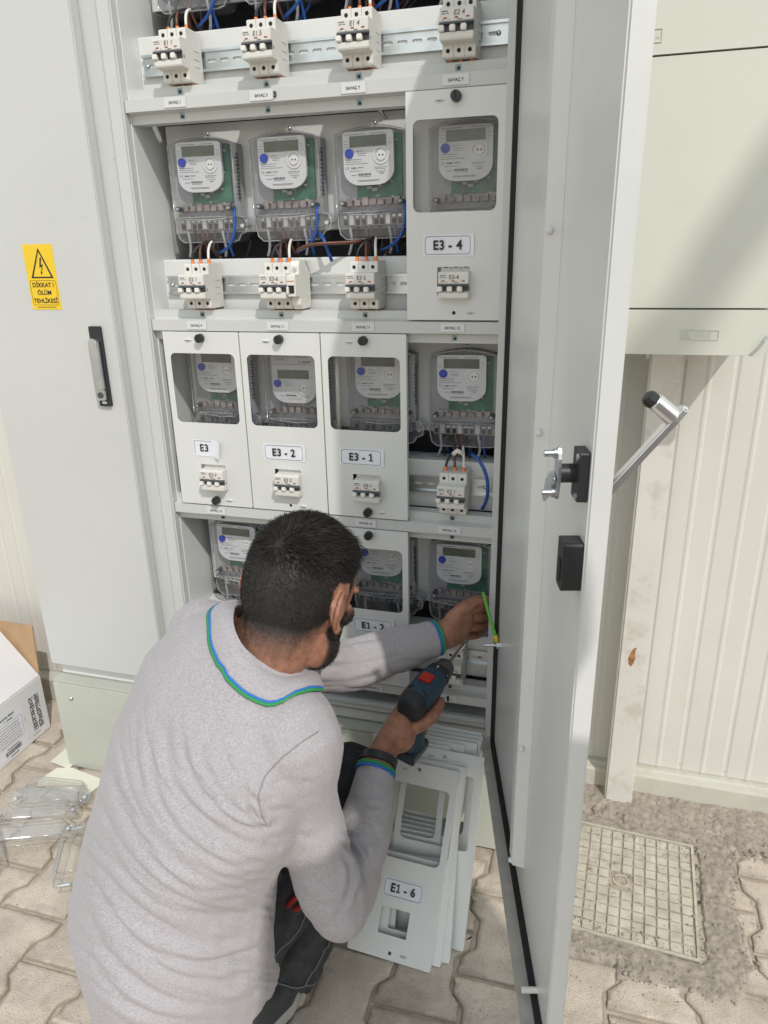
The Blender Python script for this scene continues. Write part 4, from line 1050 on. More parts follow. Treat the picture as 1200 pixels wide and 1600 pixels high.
# ------------------------------------------------------------------ earth wire between frame and open door
ew = thing('earth_wire', 'green earth wire with a yellow sleeve bolted to the open door', 'wire', (.703, -.07, .553))
def eb(mb, n_, m_, **kw): return mb.build(n_, m_, ew, world=True, **kw)
eb(MB().tube(bez((.668, -.030, .640), (.676, -.050, .630), (.690, -.070, .60), (.701, -.078, .573), 14), .0034, 8), 'wire', W_GREEN, smooth=180)
eb(MB().tube([(.7008, -.0778, .5745), (.7022, -.0782, .568), (.7032, -.0785, .560)], .0042, 10), 'sleeve', W_YELLOW, smooth=180)
eb(MB().tube([(.7032, -.0785, .560), (.7045, -.0785, .552)], .0030, 8), 'cable_lug', ZINC)

# ------------------------------------------------------------------ cordless drill
DB = mat('drill_blue_plastic', (0.018, 0.05, 0.085), 0.42, bump=0.08, bscale=600)
DK = mat('drill_dark_rubber', (0.02, 0.022, 0.026), 0.6, bump=0.15, bscale=700)
dB = Vector((.571, -.270, .508)); dT = Vector((.639, -.03, .527)); ax = (dT - dB).normalized()
hx = Vector((-.17, -.10, -1)); hx = (hx - ax * hx.dot(ax)).normalized(); sx = ax.cross(hx)
MD = Matrix((sx, ax, -hx)).transposed().to_4x4(); MD.translation = dB            # local x side, y forward, z up
drill = thing('cordless_drill', 'dark blue cordless drill with a red switch held in the hand', 'drill')
drill.matrix_world = MD
def ringy(y, rx, rz, zc=0, n=20, p=2.6):
    o = []
    for i in range(n):
        a = 2 * PI * i / n; c, s = math.cos(a), math.sin(a)
        o.append((rx * abs(c) ** (2 / p) * (1 if c > 0 else -1), y, zc + rz * abs(s) ** (2 / p) * (1 if s > 0 else -1)))
    return o
MB().loft([ringy(.028, .0245, .0265), ringy(.05, .0268, .0285), ringy(.085, .0268, .0285), ringy(.102, .0245, .0265), ringy(.106, .023, .025)]).build('motor_housing', DB, drill, smooth=50)
MB().loft([ringy(.0, .016, .018), ringy(.002, .021, .023), ringy(.008, .0245, .0268), ringy(.027, .0258, .0278)]).build('rear_cap', DK, drill, smooth=50)
gr = MB().loft([ringy(.1065, .0225, .0240), ringy(.112, .0235, .0245), ringy(.124, .0225, .0235), ringy(.127, .0205, .0215)], ).build('torque_ring', DK, drill, smooth=40)
for i in range(12):
    a = 2 * PI * i / 12
    if i % 2 == 0: MB().box(-.0009, .0009, .111, .117, .0238, .0247, M=Matrix.Rotation(a, 4, 'Y')).build('torque_mark', LABEL, gr)
MB().loft([ringy(.1275, .0175, .0175, p=2), ringy(.130, .0195, .0195, p=2), ringy(.150, .0190, .0190, p=2), ringy(.158, .0135, .0135, p=2), ringy(.162, .0085, .0085, p=2)]).build('chuck', mat('chuck_grey', (.06, .062, .066), .4), drill, smooth=40)
MB().cyl((0, .160, 0), (0, .235, 0), .0036, n=6).cyl((0, .235, 0), (0, .252, 0), .0026, .0018, n=8).build('screwdriver_bit', ZINC, drill)
sw = MB().box(-.0125, .0125, .055, .082, .0275, .0315).build('gear_switch', RED, drill, bevel=.002)
for i in range(3): MB().box(-.0122, .0122, .059 + i * .007, .0615 + i * .007, .0312, .0324).build('switch_rib', RED, sw)
for s in (-1, 1):
    MB().tube([(s * .010, .038, .0285), (s * .020, .034, .0215)], .0012, 6).build('vent_slot', HOLE, drill)
MB().loft([[(a * .020, .058 + b * .024, -.020) for a, b in circ(0, 0, 1, 14)], [(a * .0175, .050 + b * .021, -.055) for a, b in circ(0, 0, 1, 14)],
           [(a * .018, .044 + b * .022, -.095) for a, b in circ(0, 0, 1, 14)], [(a * .021, .040 + b * .027, -.112) for a, b in circ(0, 0, 1, 14)]]).build('grip', DB, drill, smooth=50)
MB().prism(rrect(-.021, .021, -.134, -.1125, .006), .008, .066).build('battery', mat('battery_grey_blue', (.05, .065, .08), .45), drill, bevel=.003)
MB().box(-.007, .007, .066, .079, -.050, -.022).build('trigger', BLACK, drill, bevel=.003)
MB().box(-.015, .015, .0665, .0675, -.130, -.116).build('battery_plate', DK, drill)

# pliers in the man's back pocket
pt = thing('pliers', 'small pliers with red grips tucked at the man\'s waist', 'pliers', (.420, -.520, .258), (R(20), R(35), R(20)))
MB().tube(bez((.0, 0, 0), (.006, 0, .025), (.012, 0, .045), (.010, 0, .075), 8), [.0042] * 3 + [.0048] * 6, 10).build('grip', mat('dark_red_grip', (.28, .02, .02), .5), pt, smooth=180)
MB().tube(bez((.0, 0, 0), (-.006, 0, .025), (-.012, 0, .045), (-.010, 0, .075), 8), [.0042] * 3 + [.0048] * 6, 10).build('grip', mat('dark_red_grip', (.28, .02, .02), .5), pt, smooth=180)
MB().loft([[(a * .009, b * .005, .004) for a, b in circ(0, 0, 1, 10)], [(a * .010, b * .006, -.010) for a, b in circ(0, 0, 1, 10)], [(a * .005, b * .004, -.034) for a, b in circ(0, 0, 1, 10)], [(a * .002, b * .002, -.050) for a, b in circ(0, 0, 1, 10)]]).build('jaw', ZINC, pt, smooth=60)
# ------------------------------------------------------------------ the crouching man
def vn(*a): return Vector(a).normalized()
def limb(mb, pts, rs, n=18):
    pts = [Vector(p) for p in pts]; P_ = []; Q = []
    for i in range(len(pts) - 1):                       # Catmull-Rom through the joints
        a = pts[max(i - 1, 0)]; b = pts[i]; c = pts[i + 1]; d = pts[min(i + 2, len(pts) - 1)]
        for j in range(5):
            t = j / 5
            P_.append(b * 1.0 if t == 0 else 0.5 * ((2 * b) + (c - a) * t + (2 * a - 5 * b + 4 * c - d) * t * t + (3 * b - a - 3 * c + d) * t ** 3))
            Q.append(rs[i] + (rs[i + 1] - rs[i]) * (t * t * (3 - 2 * t)))
    P_.append(pts[-1]); Q.append(rs[-1])
    mb.tube(P_, Q, n); mb.sph(P_[0], Q[0] * .995, 16, 10); mb.sph(P_[-1], Q[-1] * .995, 16, 10)
def ering(c, r, f, w_, d_, n=36, p=2.3):
    o = []
    for i in range(n):
        a = 2 * PI * i / n; cc, ss = math.cos(a), math.sin(a)
        o.append(Vector(c) + r * (w_ * abs(cc) ** (2 / p) * (1 if cc > 0 else -1)) + f * (d_ * abs(ss) ** (2 / p) * (1 if ss > 0 else -1)))
    return o
def fuse(mb, voxel, smooth):
    me = bpy.data.meshes.new('fused'); me.from_pydata([tuple(p) for p in mb.v], [], mb.f)
    o = bpy.data.objects.new('fused', me); COL.objects.link(o)
    md = o.modifiers.new('r', 'REMESH'); md.mode = 'VOXEL'; md.voxel_size = voxel; md.adaptivity = 0
    if smooth:
        sm = o.modifiers.new('s', 'SMOOTH'); sm.factor = 0.5; sm.iterations = smooth
    dg = bpy.context.evaluated_depsgraph_get(); dg.update()
    out = bpy.data.meshes.new_from_object(o.evaluated_get(dg)); bpy.data.objects.remove(o); bpy.data.meshes.remove(me)
    return out
def get_co(me):
    a = np.empty(len(me.vertices) * 3, np.float32); me.vertices.foreach_get('co', a); return a.reshape(-1, 3).astype(np.float64)
def get_no(me):
    a = np.empty(len(me.vertices) * 3, np.float32); me.vertex_normals.foreach_get('vector', a); return a.reshape(-1, 3).astype(np.float64)
def set_co(me, co): me.vertices.foreach_set('co', co.astype(np.float32).ravel()); me.update()
def cut(me, fn):
    bm = bmesh.new(); bm.from_mesh(me); kill = [f for f in bm.faces if fn(f.calc_center_median())]
    bmesh.ops.delete(bm, geom=kill, context='FACES'); bm.to_mesh(me); bm.free(); me.update()
def put(me, name, m_, par, angle=180):
    me.name = name; me.materials.clear(); me.materials.append(m_); me.shade_smooth()
    o = bpy.data.objects.new(name, me); COL.objects.link(o)
    if par:
        o.parent = par; off = Vector((0, 0, 0)); r = par
        while r: off += r.location; r = r.parent
        o.location = -off
    return o

man = thing('person', 'man with black hair in a grey shirt crouching at the cabinet with a drill', 'person', (.33, -.48, 0))
FB = vn(.56, .83, 0); RB = vn(.83, -.56, 0)
# head frame
HC = Vector((.444, -.414, .805)); FH = vn(.27, .90, -.36); RH = FH.cross(Vector((0, 0, 1))).normalized(); RH = (RH + Vector((0, 0, -.06))).normalized(); UH = RH.cross(FH).normalized()
def hp(f, r, u): return HC + FH * f + RH * r + UH * u
body = MB()
body.ell(hp(-.006, 0, .014), (FH * .096, RH * .076, UH * .100), 28, 18)              # skull
body.ell(hp(-.030, 0, .0), (FH * .066, RH * .070, UH * .080), 24, 14)                # back of the head
body.ell(hp(.030, 0, -.055), (FH * .056, RH * .058, UH * .068), 22, 14)              # face
body.ell(hp(.048, 0, -.098), (FH * .034, RH * .036, UH * .026), 16, 10)              # chin
for s in (-1, 1):
    body.ell(hp(.012, s * .050, -.080), (FH * .042, RH * .017, UH * .030), 14, 10)    # jaw
    body.ell(hp(.066, s * .034, -.030), (FH * .022, RH * .024, UH * .020), 12, 8)     # cheek
    body.ell(hp(.078, s * .030, .008), (FH * .014, RH * .024, UH * .008), 12, 8)      # brow
    # ear: rim and bowl
    pts = []
    for i in range(15):
        a = R(-70 + i * 20); rr_ = 1.0
        pts.append(hp(-.012 - .018 * math.cos(a) * 1.0, s * (.083 + .008 * math.cos(a)), -.010 + .027 * math.sin(a)))
    body.tube(pts, [.0045] * len(pts), 8)
    body.ell(hp(-.010, s * .079, -.013), (FH * .016, RH * .005, UH * .024), 14, 8)
    body.ell(hp(-.004, s * .081, -.039), (FH * .008, RH * .005, UH * .008), 10, 6)
limb(body, [hp(.082, 0, .000), hp(.096, 0, -.018), hp(.106, 0, -.034)], [.009, .010, .0125])
for s in (-1, 1): body.sph(hp(.095, s * .011, -.038), .0085, 10, 8)
body.ell(hp(.085, 0, -.064), (FH * .012, RH * .024, UH * .007), 12, 8); body.ell(hp(.083, 0, -.076), (FH * .012, RH * .020, UH * .007), 12, 8)
NK = Vector((.390, -.448, .715))
limb(body, [hp(-.022, 0, -.040), hp(-.028, 0, -.085), NK, NK - Vector((.03, .03, .08))], [.060, .056, .060, .075])
# trunk and limbs under the clothes
def trunk(mb, grow=0.0, seq=None):
    rings = []
    for c, w_, d_, tl, ln in seq:
        r = (RB + Vector((0, 0, tl))).normalized(); nrm = (FB * ln + Vector((0, 0, 1))).normalized(); f = nrm.cross(r).normalized()
        rings.append(ering(c, r, f, w_ + grow, d_ + grow))
    mb.loft(rings)
SEQ = [((.285, -.590, .085), .120, .130, 0, 0), ((.272, -.595, .15), .152, .148, 0, .05), ((.264, -.594, .21), .168, .150, 0, .1), ((.260, -.592, .28), .176, .150, -.03, .15), ((.277, -.560, .41), .166, .136, -.08, .3),
       ((.314, -.530, .53), .186, .128, -.15, .4), ((.345, -.494, .62), .186, .112, -.2, .5), ((.366, -.466, .69), .146, .085, -.25, .5), ((.388, -.446, .738), .080, .070, -.2, .4)]
trunk(body, -.030, SEQ[1:])
SL, SRt = Vector((.262, -.400, .694)), Vector((.474, -.537, .625))
EL_, ER = Vector((.430, -.225, .552)), Vector((.524, -.528, .326))
WL, WR = Vector((.596, -.082, .560)), Vector((.533, -.330, .436))
limb(body, [SL, EL_, WL], [.038, .034, .027]); limb(body, [SRt, SRt.lerp(ER, .45) + Vector((-.016, .004, 0)), ER, WR], [.038, .032, .034, .031])
HL, HR_ = Vector((.215, -.535, .18)), Vector((.325, -.600, .175))
KL, KR = Vector((.300, -.200, .43)), Vector((.470, -.300, .365))
AL, AR = Vector((.235, -.400, .075)), Vector((.388, -.485, .075))
for h_, k_2, a_ in ((HL, KL, AL), (HR_, KR, AR)):
    limb(body, [h_, k_2], [.060, .048]); limb(body, [k_2, a_], [.046, .036])
# right hand round the drill grip
def dl_(x, y, z): return MD @ Vector((x, y, z))
def finger(mb, pts, r0, r1): 
    k = len(pts); limb(mb, pts, [r0 + (r1 - r0) * i / (k - 1) for i in range(k)], 14)
def palm(mb, w_, idx, pnk, th, thick):
    m1 = (idx + pnk) / 2; ax_ = (m1 - w_).normalized(); si = (idx - pnk).normalized(); nn = ax_.cross(si).normalized()
    half = (idx - pnk).length / 2
    rings = []
    for t, ww, tt in ((-.12, .029, .024), (.15, .034, .024), (.5, half + .012, thick * 1.1), (.85, half + .013, thick), (1.03, half + .009, thick * .85)):
        rings.append(ering(w_.lerp(m1, t), si, nn, ww, tt, 24, 2.2))
    mb.loft(rings)
RI, RP_ = dl_(.030, .030, -.038), dl_(.024, .018, -.094)
palm(body, WR, RI, RP_, None, .019)
body.ell(dl_(.008, -.004, -.052), ((.030, 0, 0), (0, .028, 0), (0, 0, .042)), 16, 10)                     # web and heel of the hand behind the grip
finger(body, [RI, dl_(.034, .060, -.024), dl_(.030, .094, -.017), dl_(.022, .112, -.019)], .0112, .0082)       # index along the housing
for i, t in enumerate((.36, .68, 1.0)):
    k0 = RI.lerp(RP_, t); z = -.052 - i * .0185
    finger(body, [k0, dl_(.033, .048 - i * .004, z), dl_(.026, .074 - i * .005, z - .001), dl_(.004, .078 - i * .006, z - .001), dl_(-.012, .066 - i * .005, z)], .0108 - i * .0006, .0078)
finger(body, [dl_(-.004, .004, -.042), dl_(-.026, .024, -.032), dl_(-.031, .058, -.026), dl_(-.027, .084, -.026)], .0150, .0090)   # thumb on the far side
# left hand, thumb up, palm turned to the meter
LI, LP_ = Vector((.640, -.024, .596)), Vector((.628, -.020, .532))
palm(body, WL, LI, LP_, None, .017)
for i, (t, e) in enumerate(((0, .0), (.33, .004), (.67, .002), (1.0, -.008))):
    k0 = LI.lerp(LP_, t); dz = -.004 - i * .003
    finger(body, [k0, k0 + Vector((.024 + e, .026, dz)), k0 + Vector((.034 + e, .052, dz * 1.6)), k0 + Vector((.024 + e, .070, dz * 2))], .0112 - i * .0006, .0078)
finger(body, [Vector((.612, -.056, .588)), Vector((.632, -.040, .606)), Vector((.654, -.018, .614)), Vector((.680, .004, .608))], .0165, .0092)
SKIN = mat('tanned_skin', (0.40, 0.205, 0.13), 0.5, bump=0.25, bscale=500, bdist=0.001)
bm_ = fuse(body, 0.0030, 3)
co = get_co(bm_)
d = co - np.array(HC); hf = d @ np.array(FH); hr = d @ np.array(RH); hu = d @ np.array(UH); ln_ = np.sqrt((d ** 2).sum(1)) + 1e-9
def scalp_density(f, u, r):
    """0 bare skin .. 1 full hair, from unit direction components in the head frame"""
    b = np.interp(f, [-1, -.55, -.25, -.05, .12, .28, .42, .6, 1], [-.84, -.86, -.72, -.14, -.34, -.20, .30, .50, .58])
    return np.clip((u - b) / .46, 0, 1), b
def beard_density(f, u, r):
    a = np.clip((-.30 - u + .25 * np.clip(f - .3, 0, 1)) / .12, 0, 1) * np.clip((f - .02) / .12, 0, 1) * np.clip((u + 1.02) / .10, 0, 1)
    return a
near = ln_ < .135
uf, uu, ur = hf / ln_, hu / ln_, hr / ln_
sd, _ = scalp_density(uf, uu, ur); bd_ = beard_density(uf, uu, ur)
ear = (np.abs(hr) > .0735) & (hf > -.05) & (hf < .03) & (hu < .03) & (hu > -.055)
st_ = np.where(near & ~ear, np.maximum(np.clip(sd * 1.5, 0, 1) ** 1.1, bd_ * .9), 0)
at = bm_.attributes.new('stubble', 'FLOAT', 'POINT'); at.data.foreach_set('value', st_.astype(np.float32))
t = SKIN.node_tree; b = t.nodes['Principled BSDF']; b.inputs['Subsurface Weight'].default_value = .12; b.inputs['Subsurface Radius'].default_value = (.012, .005, .003)
a_ = t.nodes.new('ShaderNodeAttribute'); a_.attribute_name = 'stubble'
nz = t.nodes.new('ShaderNodeTexNoise'); nz.inputs['Scale'].default_value = 70; nz.inputs['Detail'].default_value = 6
gg = t.nodes.new('ShaderNodeNewGeometry'); t.links.new(gg.outputs['Position'], nz.inputs['Vector'])
rp = t.nodes.new('ShaderNodeValToRGB'); rp.color_ramp.elements[0].position = .3; rp.color_ramp.elements[0].color = (.27, .118, .072, 1); rp.color_ramp.elements[1].position = .7; rp.color_ramp.elements[1].color = (.41, .20, .130, 1)
t.links.new(nz.outputs['Fac'], rp.inputs[0])
mx = t.nodes.new('ShaderNodeMix'); mx.data_type = 'RGBA'; mx.inputs[7].default_value = (.028, .022, .020, 1)
t.links.new(a_.outputs['Fac'], mx.inputs[0]); t.links.new(rp.outputs[0], mx.inputs[6]); t.links.new(mx.outputs[2], b.inputs['Base Color'])
BODY = put(bm_, 'body', SKIN, man)
for s in (-1, 1): MB().sph(hp(.074, s * .030, -.010), .0100, 14, 10).build('eye', mat('eye_white', (.75, .73, .70), .2), BODY, smooth=180, world=True)
# hair: short blades over scalp and jaw
bm_.calc_loop_triangles()
no = get_no(bm_)
mask = (near & ~ear) & (np.maximum(sd, bd_) > .04)
ids = np.nonzero(mask)[0]
hairV = []; hairF = []
FHn, RHn, UHn = np.array(FH), np.array(RH), np.array(UH)
whorl = np.array([-.78, .05, .62]); whorl /= np.linalg.norm(whorl)
NS = 70000
pick = rng.choice(ids, NS)
for i in pick:
    f, r, u = uf[i], ur[i], uu[i]; s_d = sd[i]; b_d = bd_[i]
    if rng.random() > max(s_d, b_d): continue
    n_ = no[i]; p = co[i] + rng.normal(0, .0011, 3)
    top = np.clip((u - .30) / .45, 0, 1)
    if s_d >= b_d:
        L_ = .0008 + .0022 * s_d + .0125 * top ** 1.5
        L_ *= rng.uniform(.75, 1.2)
        if u > .25 and f > .45: L_ *= 1.7
    else: L_ = rng.uniform(.002, .0045)
    v = np.array([f, r, u]) - whorl; v -= np.array([f, r, u]) * (v @ np.array([f, r, u])); v /= (np.linalg.norm(v) + 1e-6)
    tang = FHn * v[0] + RHn * v[1] + UHn * v[2]
    if s_d < b_d: tang = -UHn
    dirn = n_ * (.42 if top > .3 else .5) + tang * 1.0 + rng.normal(0, .16, 3)
    if u > .35 and f > .45: dirn += UHn * .35 + n_ * .3
    dirn /= np.linalg.norm(dirn)
    mid = p + dirn * L_ * .55; tip = p + (dirn * .9 + tang * .25 - UHn * .05) * L_
    sdv = np.cross(dirn, rng.normal(0, 1, 3)); sdv /= np.linalg.norm(sdv); w_ = .00028 + .00012 * top
    k = len(hairV); hairV += [p - sdv * w_, p + sdv * w_, mid + sdv * w_ * .8, mid - sdv * w_ * .8, tip]
    hairF += [(k, k + 1, k + 2, k + 3), (k + 3, k + 2, k + 4)]
HAIR = mat('black_hair', (.020, .017, .015), .58, spec=.35)
me = bpy.data.meshes.new('hair'); me.from_pydata([tuple(p) for p in hairV], [], hairF)
put(me, 'hair', HAIR, man)

# ---- shirt
SH = MB()
trunk(SH, 0, SEQ)
limb(SH, [SL + Vector((.035, -.02, .0)), SL, SL.lerp(EL_, .5), EL_, EL_.lerp(WL, .5), WL - (WL - EL_).normalized() * .012], [.062, .060, .056, .052, .046, .037])
limb(SH, [SRt - RB * .04, SRt, SRt.lerp(ER, .45) + Vector((-.016, .004, 0)), ER, ER.lerp(WR, .45) + Vector((.004, .006, -.012)), WR - (WR - ER).normalized() * .006], [.080, .068, .052, .051, .047, .037])
SH.ell(ER + Vector((.006, -.012, -.006)), ((.047, 0, 0), (0, .047, 0), (0, 0, .046)), 16, 12)
sh = fuse(SH, 0.0040, 10)
cuts = [(WL - (WL - EL_).normalized() * .020, (WL - EL_).normalized()), (WR - (WR - ER).normalized() * .018, (WR - ER).normalized())]
def shirt_cut(c):
    for q_, d_ in cuts:
        if (c - q_).dot(d_) > 0 and (c - q_).length < .08: return True
    if c.z < .168 + .010 * math.sin(c.x * 30): return True
    if (c - Vector((.392, -.446, .733))).length < .062 and (c - Vector((.392, -.446, .733))).dot((HC - NK).normalized()) > -.012: return True
    return False
cut(sh, shirt_cut)
co = get_co(sh); no = get_no(sh)
def to_px(P):
    d_ = P - np.array(CAM_LOC); z = d_ @ np.array(CF)
    return np.stack([600 + 1140 * (d_ @ np.array(CR)) / z, 800 - 1140 * (d_ @ np.array(CU)) / z], 1)
# creases: curves drawn on the back, pulled from the right armpit and waist
def FC(*pts): return [(60 + x / 1.952, 780 + y / 1.951) for x, y in pts]
FOLDS = [(FC((388, 690), (392, 800), (440, 900), (520, 985), (610, 1040), (700, 1062)), 9, .0050), (FC((340, 720), (352, 860), (402, 980), (480, 1062), (580, 1112), (700, 1105)), 9, .0055),
         (FC((440, 690), (462, 830), (522, 922), (600, 988), (700, 1020)), 8, .0045), (FC((490, 740), (530, 860), (610, 950), (690, 985)), 8, .0042),
         (FC((250, 880), (290, 1010), (370, 1120), (480, 1188), (600, 1196), (705, 1165)), 10, .0052), (FC((200, 950), (240, 1100), (320, 1200), (430, 1262), (560, 1275), (705, 1235)), 10, .0052),
         (FC((150, 1150), (230, 1280), (330, 1370), (470, 1412), (600, 1402), (720, 1345)), 11, .0058), (FC((140, 1230), (200, 1370), (300, 1470), (420, 1532), (560, 1545), (690, 1500)), 12, .0062),
         (FC((125, 1330), (190, 1450), (300, 1550), (420, 1595)), 12, .0050), (FC((560, 760), (610, 860), (680, 940)), 8, .0040), (FC((700, 1230), (735, 1320), (712, 1430), (650, 1520)), 9, .0060),
         (FC((300, 640), (300, 800), (325, 900)), 9, .0028), (FC((225, 780), (240, 900), (300, 1040)), 10, .0032), (FC((640, 925), (668, 985), (700, 1010)), 7, .0060),
         (FC((300, 1010), (400, 1140), (520, 1225), (680, 1210)), 8, .0035), (FC((280, 1330), (400, 1440), (560, 1470), (700, 1420)), 9, .0040), (FC((380, 980), (470, 1085), (560, 1150), (690, 1140)), 7, .0032),
         # sleeve: bunched at the inner elbow and the upper arm
         (FC((925, 1010), (985, 1040), (1010, 1090)), 8, .0050), (FC((920, 1040), (975, 1085), (985, 1150), (965, 1230)), 8, .0055), (FC((930, 1075), (955, 1130), (945, 1210), (905, 1275)), 8, .0048),
         (FC((960, 960), (1010, 985), (1045, 1040)), 7, .0036), (FC((945, 900), (1000, 930), (1050, 935)), 7, .0030), (FC((690, 960), (740, 945), (800, 955)), 8, .0030), (FC((700, 880), (760, 860), (850, 870)), 9, .0022),
         (FC((690, 1040), (760, 1020), (860, 1040)), 9, .0026), (FC((780, 1180), (850, 1230), (930, 1240)), 10, .0026),
         # far sleeve
         (FC((800, 470), (920, 440), (1050, 420), (1110, 400)), 6, .0035), (FC((790, 530), (900, 510), (1040, 490), (1120, 470)), 6, .0040), (FC((830, 560), (950, 555), (1060, 525)), 6, .0030)]
px = to_px(co); vdir = co - np.array(CAM_LOC); facing = -(no * vdir).sum(1) / np.linalg.norm(vdir, axis=1)
arm_part = np.min(np.stack([np.linalg.norm(co - np.array(SRt.lerp(ER, t)), axis=1) for t in np.linspace(.1, 1, 12)]), 0) < .085
disp = np.zeros(len(co))
for pts, wpx, amp in FOLDS:
    if pts[0][0] > 500 and pts[0][1] > 1100: amp *= 1.9; wpx *= .85
    P_ = [Vector((*p, 0)) for p in pts]; cur = []
    for i in range(len(P_) - 1):
        a = P_[max(i - 1, 0)]; b2 = P_[i]; c2 = P_[i + 1]; d2 = P_[min(i + 2, len(P_) - 1)]
        for j in range(8):
            t_ = j / 8; q_ = 0.5 * ((2 * b2) + (c2 - a) * t_ + (2 * a - 5 * b2 + 4 * c2 - d2) * t_ * t_ + (3 * b2 - a - 3 * c2 + d2) * t_ ** 3); cur.append((q_.x, q_.y))
    cur.append(pts[-1]); cur = np.array(cur)
    lo, hi = cur.min(0) - 45, cur.max(0) + 45
    sel = np.nonzero((px[:, 0] > lo[0]) & (px[:, 0] < hi[0]) & (px[:, 1] > lo[1]) & (px[:, 1] < hi[1]) & (facing > .02))[0]
    if not len(sel): continue
    best = np.full(len(sel), 1e9); sg_ = np.zeros(len(sel)); par = np.zeros(len(sel))
    for i in range(len(cur) - 1):
        a = cur[i]; e = cur[i + 1] - a; l2 = e @ e + 1e-9; q_ = px[sel] - a
        t_ = np.clip((q_ @ e) / l2, 0, 1); dd = q_ - t_[:, None] * e; ds = np.sqrt((dd ** 2).sum(1)); m_ = ds < best
        best[m_] = ds[m_]; cr_ = e[0] * dd[:, 1] - e[1] * dd[:, 0]; sg_[m_] = np.sign(cr_[m_]); par[m_] = ((i + t_) / (len(cur) - 1))[m_]
    s_ = best * sg_ / wpx
    taper = np.clip(np.minimum(par, 1 - par) / .22, 0, 1) ** .7
    prof = -.95 * np.exp(-(s_ / .55) ** 2) + .75 * np.exp(-((s_ + 1.25) / .85) ** 2) + .35 * np.exp(-((s_ - 1.4) / .8) ** 2)
    disp[sel] += prof * amp * (.45 + 1.1 * abs(noise.noise(Vector((cur[0][0] * .37, cur[-1][1] * .23, wpx))))) * (.8 + .35 * np.sin(par * 9 + wpx * 3 + cur[0][0])) * taper * np.clip(facing[sel] / .25, 0, 1)
fine = np.array([noise.fractal(Vector((p[0] * 26, p[1] * 26, p[2] * 34)), 1.0, 2.0, 3) for p in co]) * .0011
slv = np.min(np.stack([np.linalg.norm(co - np.array(a_.lerp(b_2, t)), axis=1) for a_, b_2 in ((ER, WR), (SL, EL_), (EL_, WL)) for t in np.linspace(0, 1, 10)]), 0) < .075
fine += slv * np.array([-(max(0, .35 - abs(noise.noise(Vector((p[0] * 16 + p[2] * 9, p[1] * 16, p[2] * 24))))) / .35) ** 1.5 * .0026 for p in co])
broad = np.array([noise.noise(Vector((p[0] * 9 + 4, p[1] * 9, p[2] * 13))) for p in co]) * .0035
q_ = px - np.array([432, 1130]); rad_ = np.hypot(q_[:, 0], q_[:, 1]); th_ = np.arctan2(q_[:, 1], -q_[:, 0])
zone = np.clip((rad_ - 95) / 60, 0, 1) * np.clip((th_ + .25) / .5, 0, 1) * np.clip((px[:, 0] < 450) * 1.0, 0, 1) * np.clip(facing / .3, 0, 1) * (~arm_part)
wr = np.zeros(len(co))
for i in np.nonzero(zone > .02)[0]:
    a_w = noise.noise(Vector((rad_[i] / 60, th_[i] * 1.2, 7.1))) * 16
    v_ = noise.noise(Vector(((rad_[i] + a_w) / 17, th_[i] * 1.25, 2.3))); v2 = noise.noise(Vector(((rad_[i] + a_w) / 9, th_[i] * 2.0, 5.3)))
    wr[i] = (-(max(0, .32 - abs(v_)) / .32) ** 1.6 * .0036 + v_ * .0012 + v2 * .0007) * zone[i]
disp = disp * 1.05 + wr
co2 = co + no * (disp + fine + broad)[:, None]
set_co(sh, co2)
FABRIC = bpy.data.materials.new('heather_grey_jersey'); FABRIC.use_nodes = True
t = FABRIC.node_tree; b = t.nodes['Principled BSDF']; b.inputs['Roughness'].default_value = .9; b.inputs['Specular IOR Level'].default_value = .2; b.inputs['Sheen Weight'].default_value = .15
gg = t.nodes.new('ShaderNodeNewGeometry'); mp = t.nodes.new('ShaderNodeMapping'); mp.inputs['Rotation'].default_value = (0, R(35), R(20)); mp.inputs['Scale'].default_value = (1, 3.2, 3.2)
t.links.new(gg.outputs['Position'], mp.inputs[0])
n1 = t.nodes.new('ShaderNodeTexNoise'); n1.inputs['Scale'].default_value = 240; n1.inputs['Detail'].default_value = 5; n1.inputs['Roughness'].default_value = .75; t.links.new(mp.outputs[0], n1.inputs['Vector'])
rp = t.nodes.new('ShaderNodeValToRGB'); rp.color_ramp.elements[0].position = .34; rp.color_ramp.elements[0].color = (.295, .277, .289, 1); rp.color_ramp.elements[1].position = .66; rp.color_ramp.elements[1].color = (.525, .498, .515, 1)
t.links.new(n1.outputs['Fac'], rp.inputs[0]); t.links.new(rp.outputs[0], b.inputs['Base Color'])
n2 = t.nodes.new('ShaderNodeTexNoise'); n2.inputs['Scale'].default_value = 1100; n2.inputs['Detail'].default_value = 2; t.links.new(gg.outputs['Position'], n2.inputs['Vector'])
bp = t.nodes.new('ShaderNodeBump'); bp.inputs['Strength'].default_value = .35; bp.inputs['Distance'].default_value = .001; t.links.new(n2.outputs['Fac'], bp.inputs['Height']); t.links.new(bp.outputs[0], b.inputs['Normal'])
SHIRT = put(sh, 'shirt', FABRIC, man)
sol = SHIRT.modifiers.new('cloth', 'SOLIDIFY'); sol.thickness = .0016; sol.offset = -1
